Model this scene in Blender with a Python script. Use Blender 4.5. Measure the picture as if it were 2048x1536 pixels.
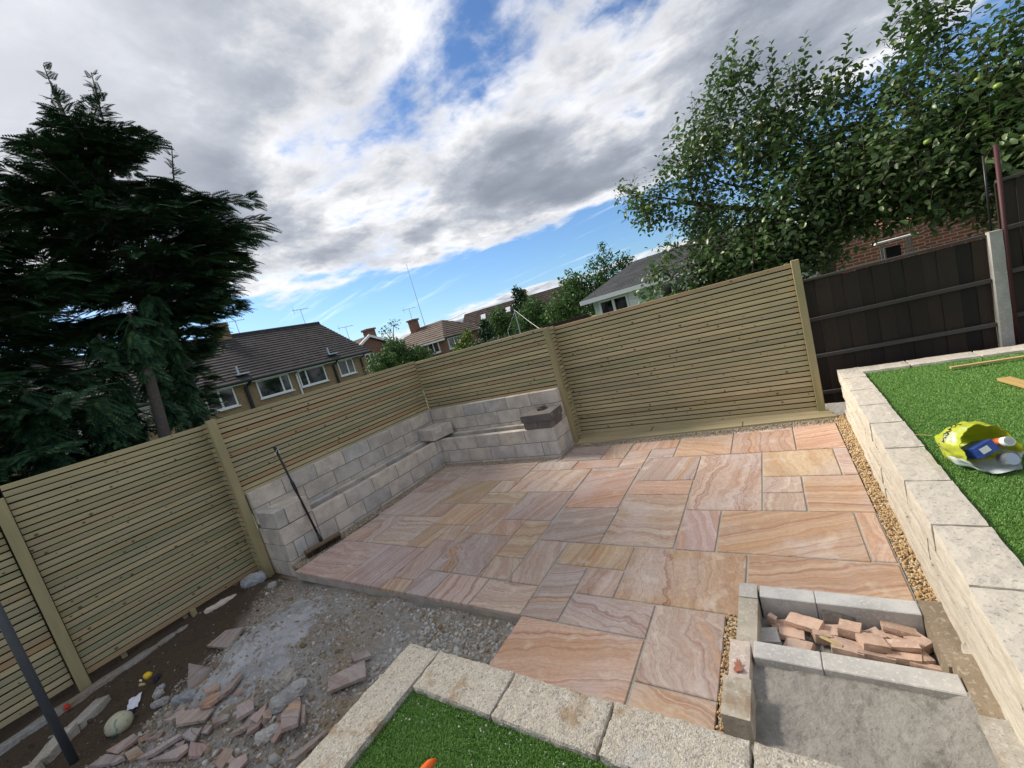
import bpy, bmesh, math, random
import numpy as np
from mathutils import Vector, Matrix, noise as mnoise

for o in list(bpy.data.objects):
    bpy.data.objects.remove(o, do_unlink=True)
scene = bpy.context.scene
COL = scene.collection
rad = math.radians

# ------------------------------------------------------------------ camera
cam_d = bpy.data.cameras.new('camera'); cam = bpy.data.objects.new('camera', cam_d); COL.objects.link(cam)
cam_d.sensor_width = 36.0; cam_d.sensor_fit = 'HORIZONTAL'; cam_d.lens = 14.188
cam_d.clip_start = 0.05; cam_d.clip_end = 3000
_r = Vector((0.81845, 0.50674, -0.27084)); _d = Vector((-0.15739, -0.25561, -0.95388)); _f = Vector((-0.55260, 0.82333, -0.12945))
cam.matrix_world = Matrix(((_r.x, -_d.x, -_f.x, 0), (_r.y, -_d.y, -_f.y, 0), (_r.z, -_d.z, -_f.z, 1.9), (0, 0, 0, 1)))
scene.camera = cam

# ------------------------------------------------------------------ exposure
vs = scene.view_settings
vs.view_transform = 'Standard'; vs.look = 'None'; vs.exposure = 1.25; vs.gamma = 1.0; vs.use_curve_mapping = False

# ------------------------------------------------------------------ node helper
class NT:
    def __init__(s, tree):
        s.t = tree; s.t.nodes.clear()
    def n(s, typ, inp=None, **props):
        nd = s.t.nodes.new(typ)
        for k, v in props.items(): setattr(nd, k, v)
        for k, v in (inp or {}).items():
            sk = nd.inputs[k]
            if isinstance(v, bpy.types.NodeSocket): s.t.links.new(v, sk)
            else: sk.default_value = v
        return nd
    def math(s, op, a, b=0.0, c=0.0, clamp=False):
        return s.n('ShaderNodeMath', {0: a, 1: b, 2: c}, operation=op, use_clamp=clamp).outputs[0]
    def vmath(s, op, a, b=(0, 0, 0)):
        return s.n('ShaderNodeVectorMath', {0: a, 1: b}, operation=op).outputs[0]
    def noise(s, vec, scale, detail=3.0, rough=0.55, dist=0.0, out=0):
        return s.n('ShaderNodeTexNoise', {'Vector': vec, 'Scale': scale, 'Detail': detail, 'Roughness': rough, 'Distortion': dist}).outputs[out]
    def ramp(s, fac, stops, interp='LINEAR'):
        nd = s.n('ShaderNodeValToRGB', {0: fac}); cr = nd.color_ramp; cr.interpolation = interp
        while len(cr.elements) < len(stops): cr.elements.new(0.5)
        for e, (p, c) in zip(cr.elements, stops):
            e.position = p; e.color = (c, c, c, 1) if isinstance(c, (int, float)) else (c[0], c[1], c[2], 1)
        return nd.outputs[0]
    def mix(s, fac, a, b, blend='MIX'):
        nd = s.n('ShaderNodeMix', data_type='RGBA', blend_type=blend, clamp_factor=True)
        for i, v in ((0, fac), (6, a), (7, b)):
            sk = nd.inputs[i]
            if isinstance(v, bpy.types.NodeSocket): s.t.links.new(v, sk)
            else: sk.default_value = (v[0], v[1], v[2], 1) if isinstance(v, (tuple, list)) else v
        return nd.outputs[2]
    def smooth(s, v, a, b, c=0.0, d=1.0):
        return s.n('ShaderNodeMapRange', {0: v, 1: a, 2: b, 3: c, 4: d}, interpolation_type='SMOOTHSTEP').outputs[0]

# ------------------------------------------------------------------ sky
SUN_AZ, SUN_EL = rad(-88), rad(38)
world = bpy.data.worlds.new('World'); scene.world = world; world.use_nodes = True
W = NT(world.node_tree)
sky = W.n('ShaderNodeTexSky', sky_type='NISHITA'); sky.sun_disc = False
sky.sun_elevation = SUN_EL; sky.sun_rotation = SUN_AZ
sky.air_density = 1.0; sky.dust_density = 0.6; sky.ozone_density = 2.0
tc = W.n('ShaderNodeTexCoord').outputs['Generated']
dirv = W.vmath('NORMALIZE', tc)
sep = W.n('ShaderNodeSeparateXYZ', {0: dirv})
dz = W.math('MAXIMUM', sep.outputs[2], 0.0)
den = W.math('ADD', dz, 0.13)
px = W.math('DIVIDE', sep.outputs[0], den); py = W.math('DIVIDE', sep.outputs[1], den)
pv = W.n('ShaderNodeCombineXYZ', {0: px, 1: py, 2: 0.0}).outputs[0]
pw = W.vmath('ADD', pv, W.n('ShaderNodeVectorMath', {0: W.vmath('SUBTRACT', W.noise(pv, 1.6, 3, 0.5, out=1), (0.5, 0.5, 0.5)), 3: 0.22}, operation='SCALE').outputs[0])
big = W.noise(W.vmath('ADD', pw, (-7.359, -18.61, 0)), 0.95, 10, 0.57)
fine = W.noise(W.vmath('ADD', pw, (5.1, 1.7, 0)), 3.6, 10, 0.62)
# how much of the sky is covered: a low bank on the horizon, a clear band, a broken deck above
cover = W.ramp(dz, [(0.0, 0.60), (0.045, 0.66), (0.095, 0.38), (0.16, 0.24), (0.215, 0.50), (0.27, 0.70), (0.45, 0.66), (0.62, 0.64), (1.0, 0.6)])
dens = W.math('ADD', W.math('ADD', W.math('MULTIPLY', big, 0.85), W.math('MULTIPLY', fine, 0.30)), W.math('MULTIPLY', cover, 0.85))
alpha = W.math("MULTIPLY", W.smooth(dens, 0.95, 1.08), W.smooth(sep.outputs[2], -0.02, 0.0))
thick = W.smooth(dens, 1.0, 1.30)
lump = W.noise(W.vmath('ADD', pw, (0.3, 4.4, 0)), 2.2, 7, 0.6)
sund = Vector((math.sin(SUN_AZ) * math.cos(SUN_EL), math.cos(SUN_AZ) * math.cos(SUN_EL), math.sin(SUN_EL)))
sdot = W.n('ShaderNodeVectorMath', {0: dirv, 1: tuple(sund)}, operation='DOT_PRODUCT').outputs['Value']
glow = W.smooth(sdot, 0.86, 1.0)
shade = W.math('ADD', W.math('MULTIPLY', thick, 0.92), W.math('MULTIPLY', W.math('SUBTRACT', lump, 0.5), 1.1), clamp=True)
ccol = W.ramp(shade, [(0.0, (0.44, 0.44, 0.45)), (0.18, (0.33, 0.335, 0.35)), (0.42, (0.22, 0.235, 0.265)), (0.75, (0.15, 0.165, 0.195)), (1.0, (0.122, 0.137, 0.168))])
ccol = W.mix(W.math('MULTIPLY', glow, 0.35), ccol, (0.62, 0.62, 0.64))
skyc = W.n('ShaderNodeVectorMath', {0: sky.outputs[0], 3: 0.055}, operation='SCALE').outputs[0]
skyc = W.mix(1.0, skyc, (0.66, 0.88, 1.12), 'MULTIPLY')
cirr = W.math('MULTIPLY', W.smooth(W.noise(W.n('ShaderNodeMapping', {0: pv, 2: (0, 0, 0.5), 3: (0.5, 3.0, 1)}).outputs[0], 1.5, 7, 0.6), 0.54, 0.8), 0.45)
skyc = W.mix(cirr, skyc, (0.62, 0.66, 0.72))
fincol = W.mix(alpha, skyc, ccol)
bg = W.n('ShaderNodeBackground', {0: fincol, 1: 1.0})
W.n('ShaderNodeOutputWorld', {0: bg.outputs[0]})

# ------------------------------------------------------------------ sun (veiled by cloud: soft)
sl = bpy.data.lights.new('sun', 'SUN'); sl.energy = 2.9; sl.angle = rad(20); sl.color = (1.0, 0.93, 0.80)
so = bpy.data.objects.new('sun', sl); COL.objects.link(so)
so.rotation_euler = (-sund).to_track_quat('-Z', 'Y').to_euler(); so.location = (-30, 10, 30)

# ------------------------------------------------------------------ object helpers
def tag(o, label=None, cat=None, group=None, kind=None):
    if label: o['label'] = label
    if cat: o['category'] = cat
    if group: o['group'] = group
    if kind: o['kind'] = kind
    return o
WL = {}
def link(o, parent=None, loc=(0, 0, 0), rot=(0, 0, 0)):
    COL.objects.link(o); o.location = loc; o.rotation_euler = rot; WL[o.name] = Vector(loc)
    if parent is not None:
        o.parent = parent; o.location = Vector(loc) - WL[parent.name]
    return o
def empty(name, loc, label=None, cat=None, group=None, kind=None):
    o = bpy.data.objects.new(name, None); o.empty_display_size = 0.1
    link(o, None, loc); return tag(o, label, cat, group, kind)
def mesh_of(name, V, F, mat, smooth=False):
    m = bpy.data.meshes.new(name); m.from_pydata([tuple(v) for v in V], [], F)
    m.materials.append(mat)
    if smooth: m.polygons.foreach_set('use_smooth', [True] * len(m.polygons))
    m.update(); return m
def obj(name, V, F, mat, parent=None, loc=(0, 0, 0), rot=(0, 0, 0), smooth=False):
    return link(bpy.data.objects.new(name, mesh_of(name, V, F, mat, smooth)), parent, loc, rot)
def fast_obj(name, V, F, mat, parent=None, loc=(0, 0, 0), smooth=False):
    V = np.asarray(V, np.float32); F = np.asarray(F, np.int32); k = F.shape[1]
    m = bpy.data.meshes.new(name); m.vertices.add(len(V)); m.vertices.foreach_set('co', V.ravel())
    m.loops.add(F.size); m.loops.foreach_set('vertex_index', F.ravel())
    m.polygons.add(len(F)); m.polygons.foreach_set('loop_start', np.arange(0, F.size, k, dtype=np.int32))
    if smooth: m.polygons.foreach_set('use_smooth', np.ones(len(F), bool))
    m.materials.append(mat); m.update(calc_edges=True)
    return link(bpy.data.objects.new(name, m), parent, loc)
def cbox(sx, sy, sz, c):
    """a box with chamfered edges, centred: 24 vertices, 44 triangles"""
    h = (sx / 2, sy / 2, sz / 2); c = min(c, min(h) * 0.45); V = []; idx = {}
    for i in (-1, 1):
        for j in (-1, 1):
            for k in (-1, 1):
                for a in range(3):
                    p = [i * (h[0] - c), j * (h[1] - c), k * (h[2] - c)]; p[a] = (i, j, k)[a] * h[a]
                    idx[(i, j, k, a)] = len(V); V.append(p)
    F = []
    def orient(f):
        a, b, d = (Vector(V[f[0]]), Vector(V[f[1]]), Vector(V[f[2]]))
        ctr = sum((Vector(V[q]) for q in f), Vector()) / len(f)
        if (b - a).cross(d - a).dot(ctr) < 0: f = f[::-1]
        F.append(f)
    for a in range(3):
        b, d = [q for q in range(3) if q != a]
        for s in (-1, 1):
            def key(x, y):
                t = [0, 0, 0]; t[a] = s; t[b] = x; t[d] = y; return tuple(t)
            orient([idx[key(-1, -1) + (a,)], idx[key(1, -1) + (a,)], idx[key(1, 1) + (a,)], idx[key(-1, 1) + (a,)]])
        for s in (-1, 1):
            for s2 in (-1, 1):
                t0 = [0, 0, 0]; t0[b] = s; t0[d] = s2
                lo = list(t0); lo[a] = -1; hi = list(t0); hi[a] = 1
                orient([idx[tuple(lo) + (b,)], idx[tuple(hi) + (b,)], idx[tuple(hi) + (d,)], idx[tuple(lo) + (d,)]])
    for i in (-1, 1):
        for j in (-1, 1):
            for k in (-1, 1): orient([idx[(i, j, k, 0)], idx[(i, j, k, 1)], idx[(i, j, k, 2)]])
    return V, F
_boxes = {}
def box(name, a, b, mat, parent=None, c=0.003, rot=(0, 0, 0), color=None):
    """one box part between corners a and b (world), meshes shared between alike boxes"""
    s = [abs(b[i] - a[i]) for i in range(3)]; key = (round(s[0], 3), round(s[1], 3), round(s[2], 3), c, mat.name)
    if key not in _boxes:
        V, F = cbox(*s, c); _boxes[key] = mesh_of(name, V, F, mat)
    o = bpy.data.objects.new(name, _boxes[key])
    link(o, parent, [(a[i] + b[i]) / 2 for i in range(3)], rot)
    if color: o.color = (color[0], color[1], color[2], 1)
    return o
def tube(path, radii, n=8, caps=True):
    path = [Vector(p) for p in path]
    if not hasattr(radii, '__len__'): radii = [radii] * len(path)
    V, F = [], []
    for i, p in enumerate(path):
        t = (path[min(i + 1, len(path) - 1)] - path[max(i - 1, 0)]).normalized()
        u = t.cross(Vector((0.31, 0.2, 0.93)) if abs(t.z) < 0.9 else Vector((1, 0, 0))).normalized(); w = t.cross(u)
        for k in range(n):
            a = 2 * math.pi * k / n; V.append(p + (u * math.cos(a) + w * math.sin(a)) * radii[i])
    for i in range(len(path) - 1):
        for k in range(n):
            F.append([i * n + k, i * n + (k + 1) % n, (i + 1) * n + (k + 1) % n, (i + 1) * n + k])
    if caps:
        F.append(list(range(n))[::-1]); F.append([(len(path) - 1) * n + k for k in range(n)])
    return V, F
def merge(*parts):
    V, F = [], []
    for v, f in parts:
        o = len(V); V += list(v); F += [[i + o for i in q] for q in f]
    return V, F
def raw_box(a, b):
    x0, y0, z0 = a; x1, y1, z1 = b
    V = [(x0, y0, z0), (x1, y0, z0), (x1, y1, z0), (x0, y1, z0), (x0, y0, z1), (x1, y0, z1), (x1, y1, z1), (x0, y1, z1)]
    return V, [[3, 2, 1, 0], [4, 5, 6, 7], [0, 1, 5, 4], [1, 2, 6, 5], [2, 3, 7, 6], [3, 0, 4, 7]]
def rough_block(sx, sy, sz, amp, seed, cuts=5, freq=9.0):
    bm = bmesh.new(); bmesh.ops.create_cube(bm, size=1.0)
    bmesh.ops.scale(bm, vec=(sx, sy, sz), verts=bm.verts)
    L = max(sx, sy, sz)
    for ax, s in ((0, sx), (1, sy), (2, sz)):
        ed = [e for e in bm.edges if abs((e.verts[0].co - e.verts[1].co)[ax]) > s * 0.9]
        bmesh.ops.subdivide_edges(bm, edges=ed, cuts=max(1, int(round(cuts * s / L))), use_grid_fill=True)
    bm.normal_update(); off = Vector((seed * 7.3, seed * 3.1, seed * 1.7))
    for v in bm.verts:
        ed = sum(abs(abs(v.co[i]) - (sx, sy, sz)[i] / 2) < 1e-4 for i in range(3))
        n1 = mnoise.noise(v.co * freq + off); n2 = mnoise.noise(v.co * freq * 2.7 + off)
        v.co += v.normal * (amp * (n1 + 0.6 * n2) - (amp * 0.9 if ed >= 2 else 0))
    V = [v.co.copy() for v in bm.verts]; bm.verts.index_update()
    F = [[v.index for v in f.verts] for f in bm.faces]; bm.free(); return V, F
def shard(pts, t, seed, z=0.0, tilt=0.0):
    """a flat broken piece of stone: irregular outline, thickness t; centred"""
    rnd = random.Random(seed); n = len(pts)
    cx = sum(p[0] for p in pts) / n; cy = sum(p[1] for p in pts) / n
    top, bot = [], []
    for p in pts:
        x, y = p[0] - cx, p[1] - cy
        top.append((x, y, t / 2 + rnd.uniform(-.15, .15) * t)); k = rnd.uniform(0.93, 1.06); bot.append((x * k, y * k, -t / 2))
    V = top + bot
    area = sum(pts[i][0] * pts[(i + 1) % n][1] - pts[(i + 1) % n][0] * pts[i][1] for i in range(n))
    F = [list(range(n)), [n + i for i in range(n)][::-1]] + [[i, n + i, n + (i + 1) % n, (i + 1) % n] for i in range(n)]
    if area < 0: F = [f[::-1] for f in F]
    return V, F, (cx, cy)
def ico():
    g = (1 + 5 ** .5) / 2
    v = np.array([(-1, g, 0), (1, g, 0), (-1, -g, 0), (1, -g, 0), (0, -1, g), (0, 1, g), (0, -1, -g), (0, 1, -g), (g, 0, -1), (g, 0, 1), (-g, 0, -1), (-g, 0, 1)], float)
    f = np.array([(0, 11, 5), (0, 5, 1), (0, 1, 7), (0, 7, 10), (0, 10, 11), (1, 5, 9), (5, 11, 4), (11, 10, 2), (10, 7, 6), (7, 1, 8), (3, 9, 4), (3, 4, 2), (3, 2, 6), (3, 6, 8), (3, 8, 9), (4, 9, 5), (2, 4, 11), (6, 2, 10), (8, 6, 7), (9, 8, 1)])
    return v / np.linalg.norm(v[0]), f
def rot_mats(rs, n, full=True):
    q = rs.normal(size=(n, 4)); q /= np.linalg.norm(q, axis=1)[:, None]; w, x, y, z = q.T
    return np.stack([np.stack([1 - 2 * (y * y + z * z), 2 * (x * y - z * w), 2 * (x * z + y * w)], 1), np.stack([2 * (x * y + z * w), 1 - 2 * (x * x + z * z), 2 * (y * z - x * w)], 1), np.stack([2 * (x * z - y * w), 2 * (y * z + x * w), 1 - 2 * (x * x + y * y)], 1)], 1)
def frames(X, Z):
    """rows of orthonormal frames with local x along X and local z near Z -> (N,3,3) column matrices"""
    X = X / np.linalg.norm(X, axis=1)[:, None]; Y = np.cross(Z, X); Y /= np.maximum(np.linalg.norm(Y, axis=1), 1e-6)[:, None]; Z = np.cross(X, Y)
    return np.stack([X, Y, Z], 2)
def instance(tv, tf, M, T, S):
    n = len(T); S = np.asarray(S, float)
    if S.ndim == 1: S = np.repeat(S[:, None], 3, 1)
    V = np.einsum('nij,nvj->nvi', M, tv[None] * S[:, None, :]) + np.asarray(T)[:, None, :]
    F = tf[None] + (np.arange(n) * len(tv))[:, None, None]
    return V.reshape(-1, 3), F.reshape(-1, tf.shape[1])
def pebbles(name, P, sizes, mat, seed, parent=None, flat=0.7):
    rs = np.random.RandomState(seed); tv, tf = ico(); n = len(P)
    S = np.stack([sizes * rs.uniform(.8, 1.35, n), sizes * rs.uniform(.65, 1.0, n), sizes * rs.uniform(.45, .8, n)], 1)
    M = rot_mats(rs, n); Tw = rs.uniform(-.18, .18, (n, 12, 3))
    V = np.einsum('nij,nvj->nvi', M, (tv[None] + Tw) * S[:, None, :]) + np.asarray(P)[:, None, :]
    F = tf[None] + (np.arange(n) * 12)[:, None, None]
    return fast_obj(name, V.reshape(-1, 3), F.reshape(-1, 3), mat, parent)

# ------------------------------------------------------------------ materials
def new_mat(name):
    m = bpy.data.materials.new(name); m.use_nodes = True; return m, NT(m.node_tree)
def finish(m, N, col, rough=0.8, bump=None, bstr=0.3, bdist=0.01, spec=0.35, trans=None, metal=0.0):
    inp = {'Base Color': col if isinstance(col, bpy.types.NodeSocket) else (col[0], col[1], col[2], 1), 'Roughness': rough, 'Specular IOR Level': spec, 'Metallic': metal}
    p = N.n('ShaderNodeBsdfPrincipled', inp)
    if bump is not None:
        N.t.links.new(N.n('ShaderNodeBump', {'Height': bump, 'Strength': bstr, 'Distance': bdist}).outputs[0], p.inputs['Normal'])
    out = p.outputs[0]
    if trans is not None:
        tr = N.n('ShaderNodeBsdfTranslucent', {0: trans if isinstance(trans, bpy.types.NodeSocket) else (*trans, 1)})
        out = N.n('ShaderNodeMixShader', {0: 0.3, 1: out, 2: tr.outputs[0]}).outputs[0]
    N.n('ShaderNodeOutputMaterial', {0: out}); return m
def objvec(N, k=40.0):
    """object coordinates shifted by a different amount for each object"""
    t = N.n('ShaderNodeTexCoord').outputs['Object']; r = N.n('ShaderNodeObjectInfo').outputs['Random']
    sh = N.n('ShaderNodeCombineXYZ', {0: N.math('MULTIPLY', r, k), 1: N.math('MULTIPLY', r, k * 1.7), 2: N.math('MULTIPLY', r, k * 0.6)}).outputs[0]
    return N.vmath('ADD', t, sh), r, t
def plain(name, col, rough=0.6, var=0.15, scale=20, spec=0.35, metal=0.0, bstr=0.0):
    m, N = new_mat(name); v, r, t = objvec(N); f = N.noise(v, scale, 4)
    c = N.mix(f, [x * (1 - var) for x in col], [min(1, x * (1 + var)) for x in col])
    return finish(m, N, c, rough, f if bstr else None, bstr, 0.01, spec, None, metal)
M = {}
def wood(name, stops, knots=True, k=1.0, rough=0.75):
    m, N = new_mat(name); v, r, t = objvec(N)
    g = N.noise(N.vmath('MULTIPLY', v, (2.0, 40, 40)), 1.0, 5, 0.6, 1.2)
    g2 = N.noise(N.vmath('MULTIPLY', v, (1.2, 6, 6)), 1.0, 3, 0.5)
    base = N.ramp(r, stops)
    c = N.mix(N.math('MULTIPLY', N.math('SUBTRACT', g, 0.3), 1.0, clamp=True), base, N.mix(1.0, base, (0.62, 0.58, 0.50), 'MULTIPLY'))
    c = N.mix(N.smooth(g2, 0.38, 0.72), c, N.mix(1.0, c, (1.22, 1.18, 1.1), 'MULTIPLY'))
    gr = N.noise(N.vmath('MULTIPLY', v, (1.0, 2, 2)), 1.3, 2, 0.5)
    c = N.mix(N.smooth(gr, 0.56, 0.72, 0.0, 0.5), c, N.mix(1.0, c, (0.72, 0.90, 0.78), 'MULTIPLY'))
    if knots:
        sx = N.n('ShaderNodeSeparateXYZ', {0: v}); st = N.n('ShaderNodeSeparateXYZ', {0: t})
        vo = N.n('ShaderNodeTexVoronoi', {'W': sx.outputs[0], 'Scale': 2.6 * k, 'Randomness': 1.0}, voronoi_dimensions='1D')
        hs = N.n('ShaderNodeSeparateColor', {0: vo.outputs['Color']})
        dx = N.math('DIVIDE', vo.outputs['Distance'], 2.6 * k)
        dzz = N.math('SUBTRACT', st.outputs[2], N.math('MULTIPLY', N.math('SUBTRACT', hs.outputs[0], 0.5), 0.03))
        d = N.math('SQRT', N.math('ADD', N.math('POWER', N.math('MULTIPLY', dx, 0.8), 2.0), N.math('POWER', dzz, 2.0)))
        sz = N.math('MULTIPLY', hs.outputs[1], 0.016)
        kn = N.math('SUBTRACT', 1.0, N.n('ShaderNodeMapRange', {0: d, 1: N.math('MULTIPLY', sz, 0.5), 2: N.math('ADD', sz, 0.002), 3: 0.0, 4: 1.0}).outputs[0], clamp=True)
        kn = N.math('MULTIPLY', kn, N.math('GREATER_THAN', hs.outputs[2], 0.3))
        c = N.mix(N.math('MULTIPLY', kn, 0.85), c, (0.075, 0.050, 0.026))
    return finish(m, N, c, rough, g, 0.25, 0.004, 0.3)
M['slat'] = wood('treated_slat', [(0.0, (0.32, 0.295, 0.18)), (0.2, (0.44, 0.375, 0.23)), (0.4, (0.36, 0.33, 0.215)), (0.6, (0.48, 0.41, 0.255)), (0.8, (0.42, 0.365, 0.235)), (0.92, (0.40, 0.27, 0.155)), (1.0, (0.33, 0.34, 0.21))])
M['post'] = wood('treated_post', [(0.0, (0.33, 0.285, 0.155)), (1.0, (0.36, 0.31, 0.18))], False)
M['deck'] = wood('deck_board', [(0.0, (0.36, 0.31, 0.19)), (1.0, (0.42, 0.36, 0.24))], True, 0.4)
M['plank'] = wood('raw_plank', [(0.0, (0.52, 0.40, 0.22)), (1.0, (0.42, 0.25, 0.10))], False)
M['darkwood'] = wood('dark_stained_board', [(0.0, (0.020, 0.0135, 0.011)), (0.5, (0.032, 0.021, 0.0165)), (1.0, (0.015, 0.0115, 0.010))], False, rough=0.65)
M['rail'] = wood('weathered_rail', [(0.0, (0.055, 0.048, 0.046)), (1.0, (0.075, 0.068, 0.066))], False)
def stone_like(name, base, speck, dark, scale=1.0, tint=0.14, bstr=0.4, stain=None, rough=0.9):
    m, N = new_mat(name); v, r, t = objvec(N)
    lo = N.noise(v, 5 * scale, 4, 0.6); hi = N.noise(v, 70 * scale, 4, 0.7); vh = N.noise(v, 190 * scale, 2, 0.6)
    c = N.mix(N.smooth(lo, 0.35, 0.68), [x * (1 - tint) for x in base], [min(1, x * (1 + tint)) for x in base])
    c = N.mix(N.smooth(hi, 0.52, 0.66), c, speck); c = N.mix(N.smooth(vh, 0.60, 0.72, 0, 0.8), c, dark)
    tr = N.ramp(r, [(0.0, (0.86, 0.88, 0.92)), (0.35, (1.0, 0.97, 0.94)), (0.7, (1.06, 1.02, 0.97)), (1.0, (0.93, 0.97, 1.03))])
    c = N.mix(1.0, c, tr, 'MULTIPLY')
    if stain: c = N.mix(N.smooth(N.noise(v, 7 * scale, 5, 0.65), 0.55, 0.72, 0, 0.75), c, stain)
    h = N.math('ADD', N.math('MULTIPLY', hi, 0.6), N.math('MULTIPLY', vh, 0.4))
    return finish(m, N, c, rough, h, bstr, 0.006, 0.2)
M['block'] = stone_like('concrete_block', (0.53, 0.485, 0.435), (0.62, 0.575, 0.525), (0.37, 0.335, 0.305), 1.0, 0.18)
M['blockgrey'] = stone_like('grey_concrete_block', (0.46, 0.46, 0.46), (0.56, 0.56, 0.56), (0.30, 0.30, 0.31), bstr=0.5)
M['darkblock'] = stone_like('charcoal_block', (0.15, 0.135, 0.125), (0.20, 0.18, 0.165), (0.07, 0.065, 0.062), stain=(0.30, 0.28, 0.26))
M['mortar'] = stone_like('mortar', (0.20, 0.19, 0.175), (0.25, 0.235, 0.215), (0.13, 0.125, 0.115))
M['joint'] = stone_like('joint_mortar', (0.37, 0.355, 0.325), (0.43, 0.41, 0.38), (0.26, 0.25, 0.23))
M['oldconcrete'] = stone_like('old_concrete', (0.40, 0.375, 0.33), (0.52, 0.50, 0.46), (0.20, 0.18, 0.155), 0.7, stain=(0.24, 0.165, 0.10))
M['greyconcrete'] = stone_like('grey_post_concrete', (0.36, 0.35, 0.335), (0.43, 0.42, 0.40), (0.24, 0.235, 0.22), 0.7)
M['brownkerb'] = stone_like('stained_kerb', (0.30, 0.235, 0.165), (0.42, 0.36, 0.28), (0.13, 0.105, 0.08), 0.6, stain=(0.17, 0.15, 0.12))
M['pinkkerb'] = stone_like('pale_pink_kerb', (0.58, 0.50, 0.45), (0.66, 0.60, 0.55), (0.40, 0.34, 0.30), 0.7)
M['brick'] = stone_like('pale_red_brick', (0.53, 0.385, 0.31), (0.61, 0.475, 0.40), (0.40, 0.265, 0.205), 0.8, 0.2, stain=(0.40, 0.26, 0.20))
M['cement'] = stone_like('dry_cement', (0.34, 0.345, 0.355), (0.43, 0.435, 0.445), (0.21, 0.21, 0.215), 0.6, 0.26, 0.8, stain=(0.27, 0.25, 0.23))
def aggregate(name, cols, stain, pale):
    m, N = new_mat(name); v, r, t = objvec(N)
    vo = N.n('ShaderNodeTexVoronoi', {'Vector': v, 'Scale': 170.0, 'Randomness': 1.0}); rc = N.n('ShaderNodeSeparateColor', {0: vo.outputs['Color']})
    c = N.ramp(rc.outputs[0], cols, 'CONSTANT'); c = N.mix(N.smooth(N.noise(v, 34, 6, 0.7), 0.38, 0.60, 0.15, 0.9), c, pale)
    c = N.mix(N.smooth(N.noise(v, 4.5, 5, 0.65), 0.56, 0.66, 0, 0.75), c, stain)
    c = N.mix(N.smooth(N.noise(v, 3.1, 3, 0.5), 0.58, 0.7, 0, 0.4), c, (0.46, 0.47, 0.50))
    pit = N.noise(v, 62, 6, 0.78); c = N.mix(N.smooth(pit, 0.34, 0.47, 0.85, 0), c, (0.20, 0.175, 0.145)); c = N.mix(N.smooth(pit, 0.56, 0.70, 0, 0.8), c, (0.74, 0.71, 0.65))
    h = N.math('ADD', N.math('MULTIPLY', pit, 1.4), N.math('MULTIPLY', vo.outputs['Distance'], 0.5))
    return finish(m, N, c, 0.92, h, 0.9, 0.01, 0.2)
M['aggregate'] = aggregate('weathered_aggregate_stone', [(0.0, (0.52, 0.47, 0.40)), (0.3, (0.60, 0.565, 0.50)), (0.55, (0.38, 0.335, 0.28)), (0.7, (0.26, 0.235, 0.20)), (0.82, (0.70, 0.67, 0.61))], (0.36, 0.25, 0.15), (0.52, 0.47, 0.395))
def buff(name):
    m, N = new_mat(name); v, r, t = objvec(N); geo = N.n('ShaderNodeNewGeometry')
    nz = N.n('ShaderNodeSeparateXYZ', {0: geo.outputs['Normal']}).outputs[2]
    lay = N.noise(N.vmath('MULTIPLY', v, (3, 3, 16)), 2.2, 5, 0.6, 0.6)
    face = N.ramp(lay, [(0.25, (0.43, 0.375, 0.305)), (0.42, (0.52, 0.465, 0.385)), (0.58, (0.60, 0.555, 0.475)), (0.75, (0.47, 0.405, 0.325))])
    top = N.mix(N.noise(v, 12, 6, 0.65), (0.43, 0.39, 0.335), (0.58, 0.53, 0.465)); top = N.mix(N.smooth(N.noise(v, 22, 6, 0.75), 0.52, 0.70, 0, 0.8), top, (0.34, 0.31, 0.275))
    top = N.mix(N.smooth(N.noise(v, 60, 3, 0.6), 0.58, 0.7, 0, 0.7), top, (0.20, 0.19, 0.175))
    c = N.mix(N.smooth(nz, 0.5, 0.85), face, top)
    return finish(m, N, c, 0.9, N.noise(v, 30, 6, 0.7), 0.8, 0.01, 0.2)
M['buff'] = buff('buff_walling_stone')
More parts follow.
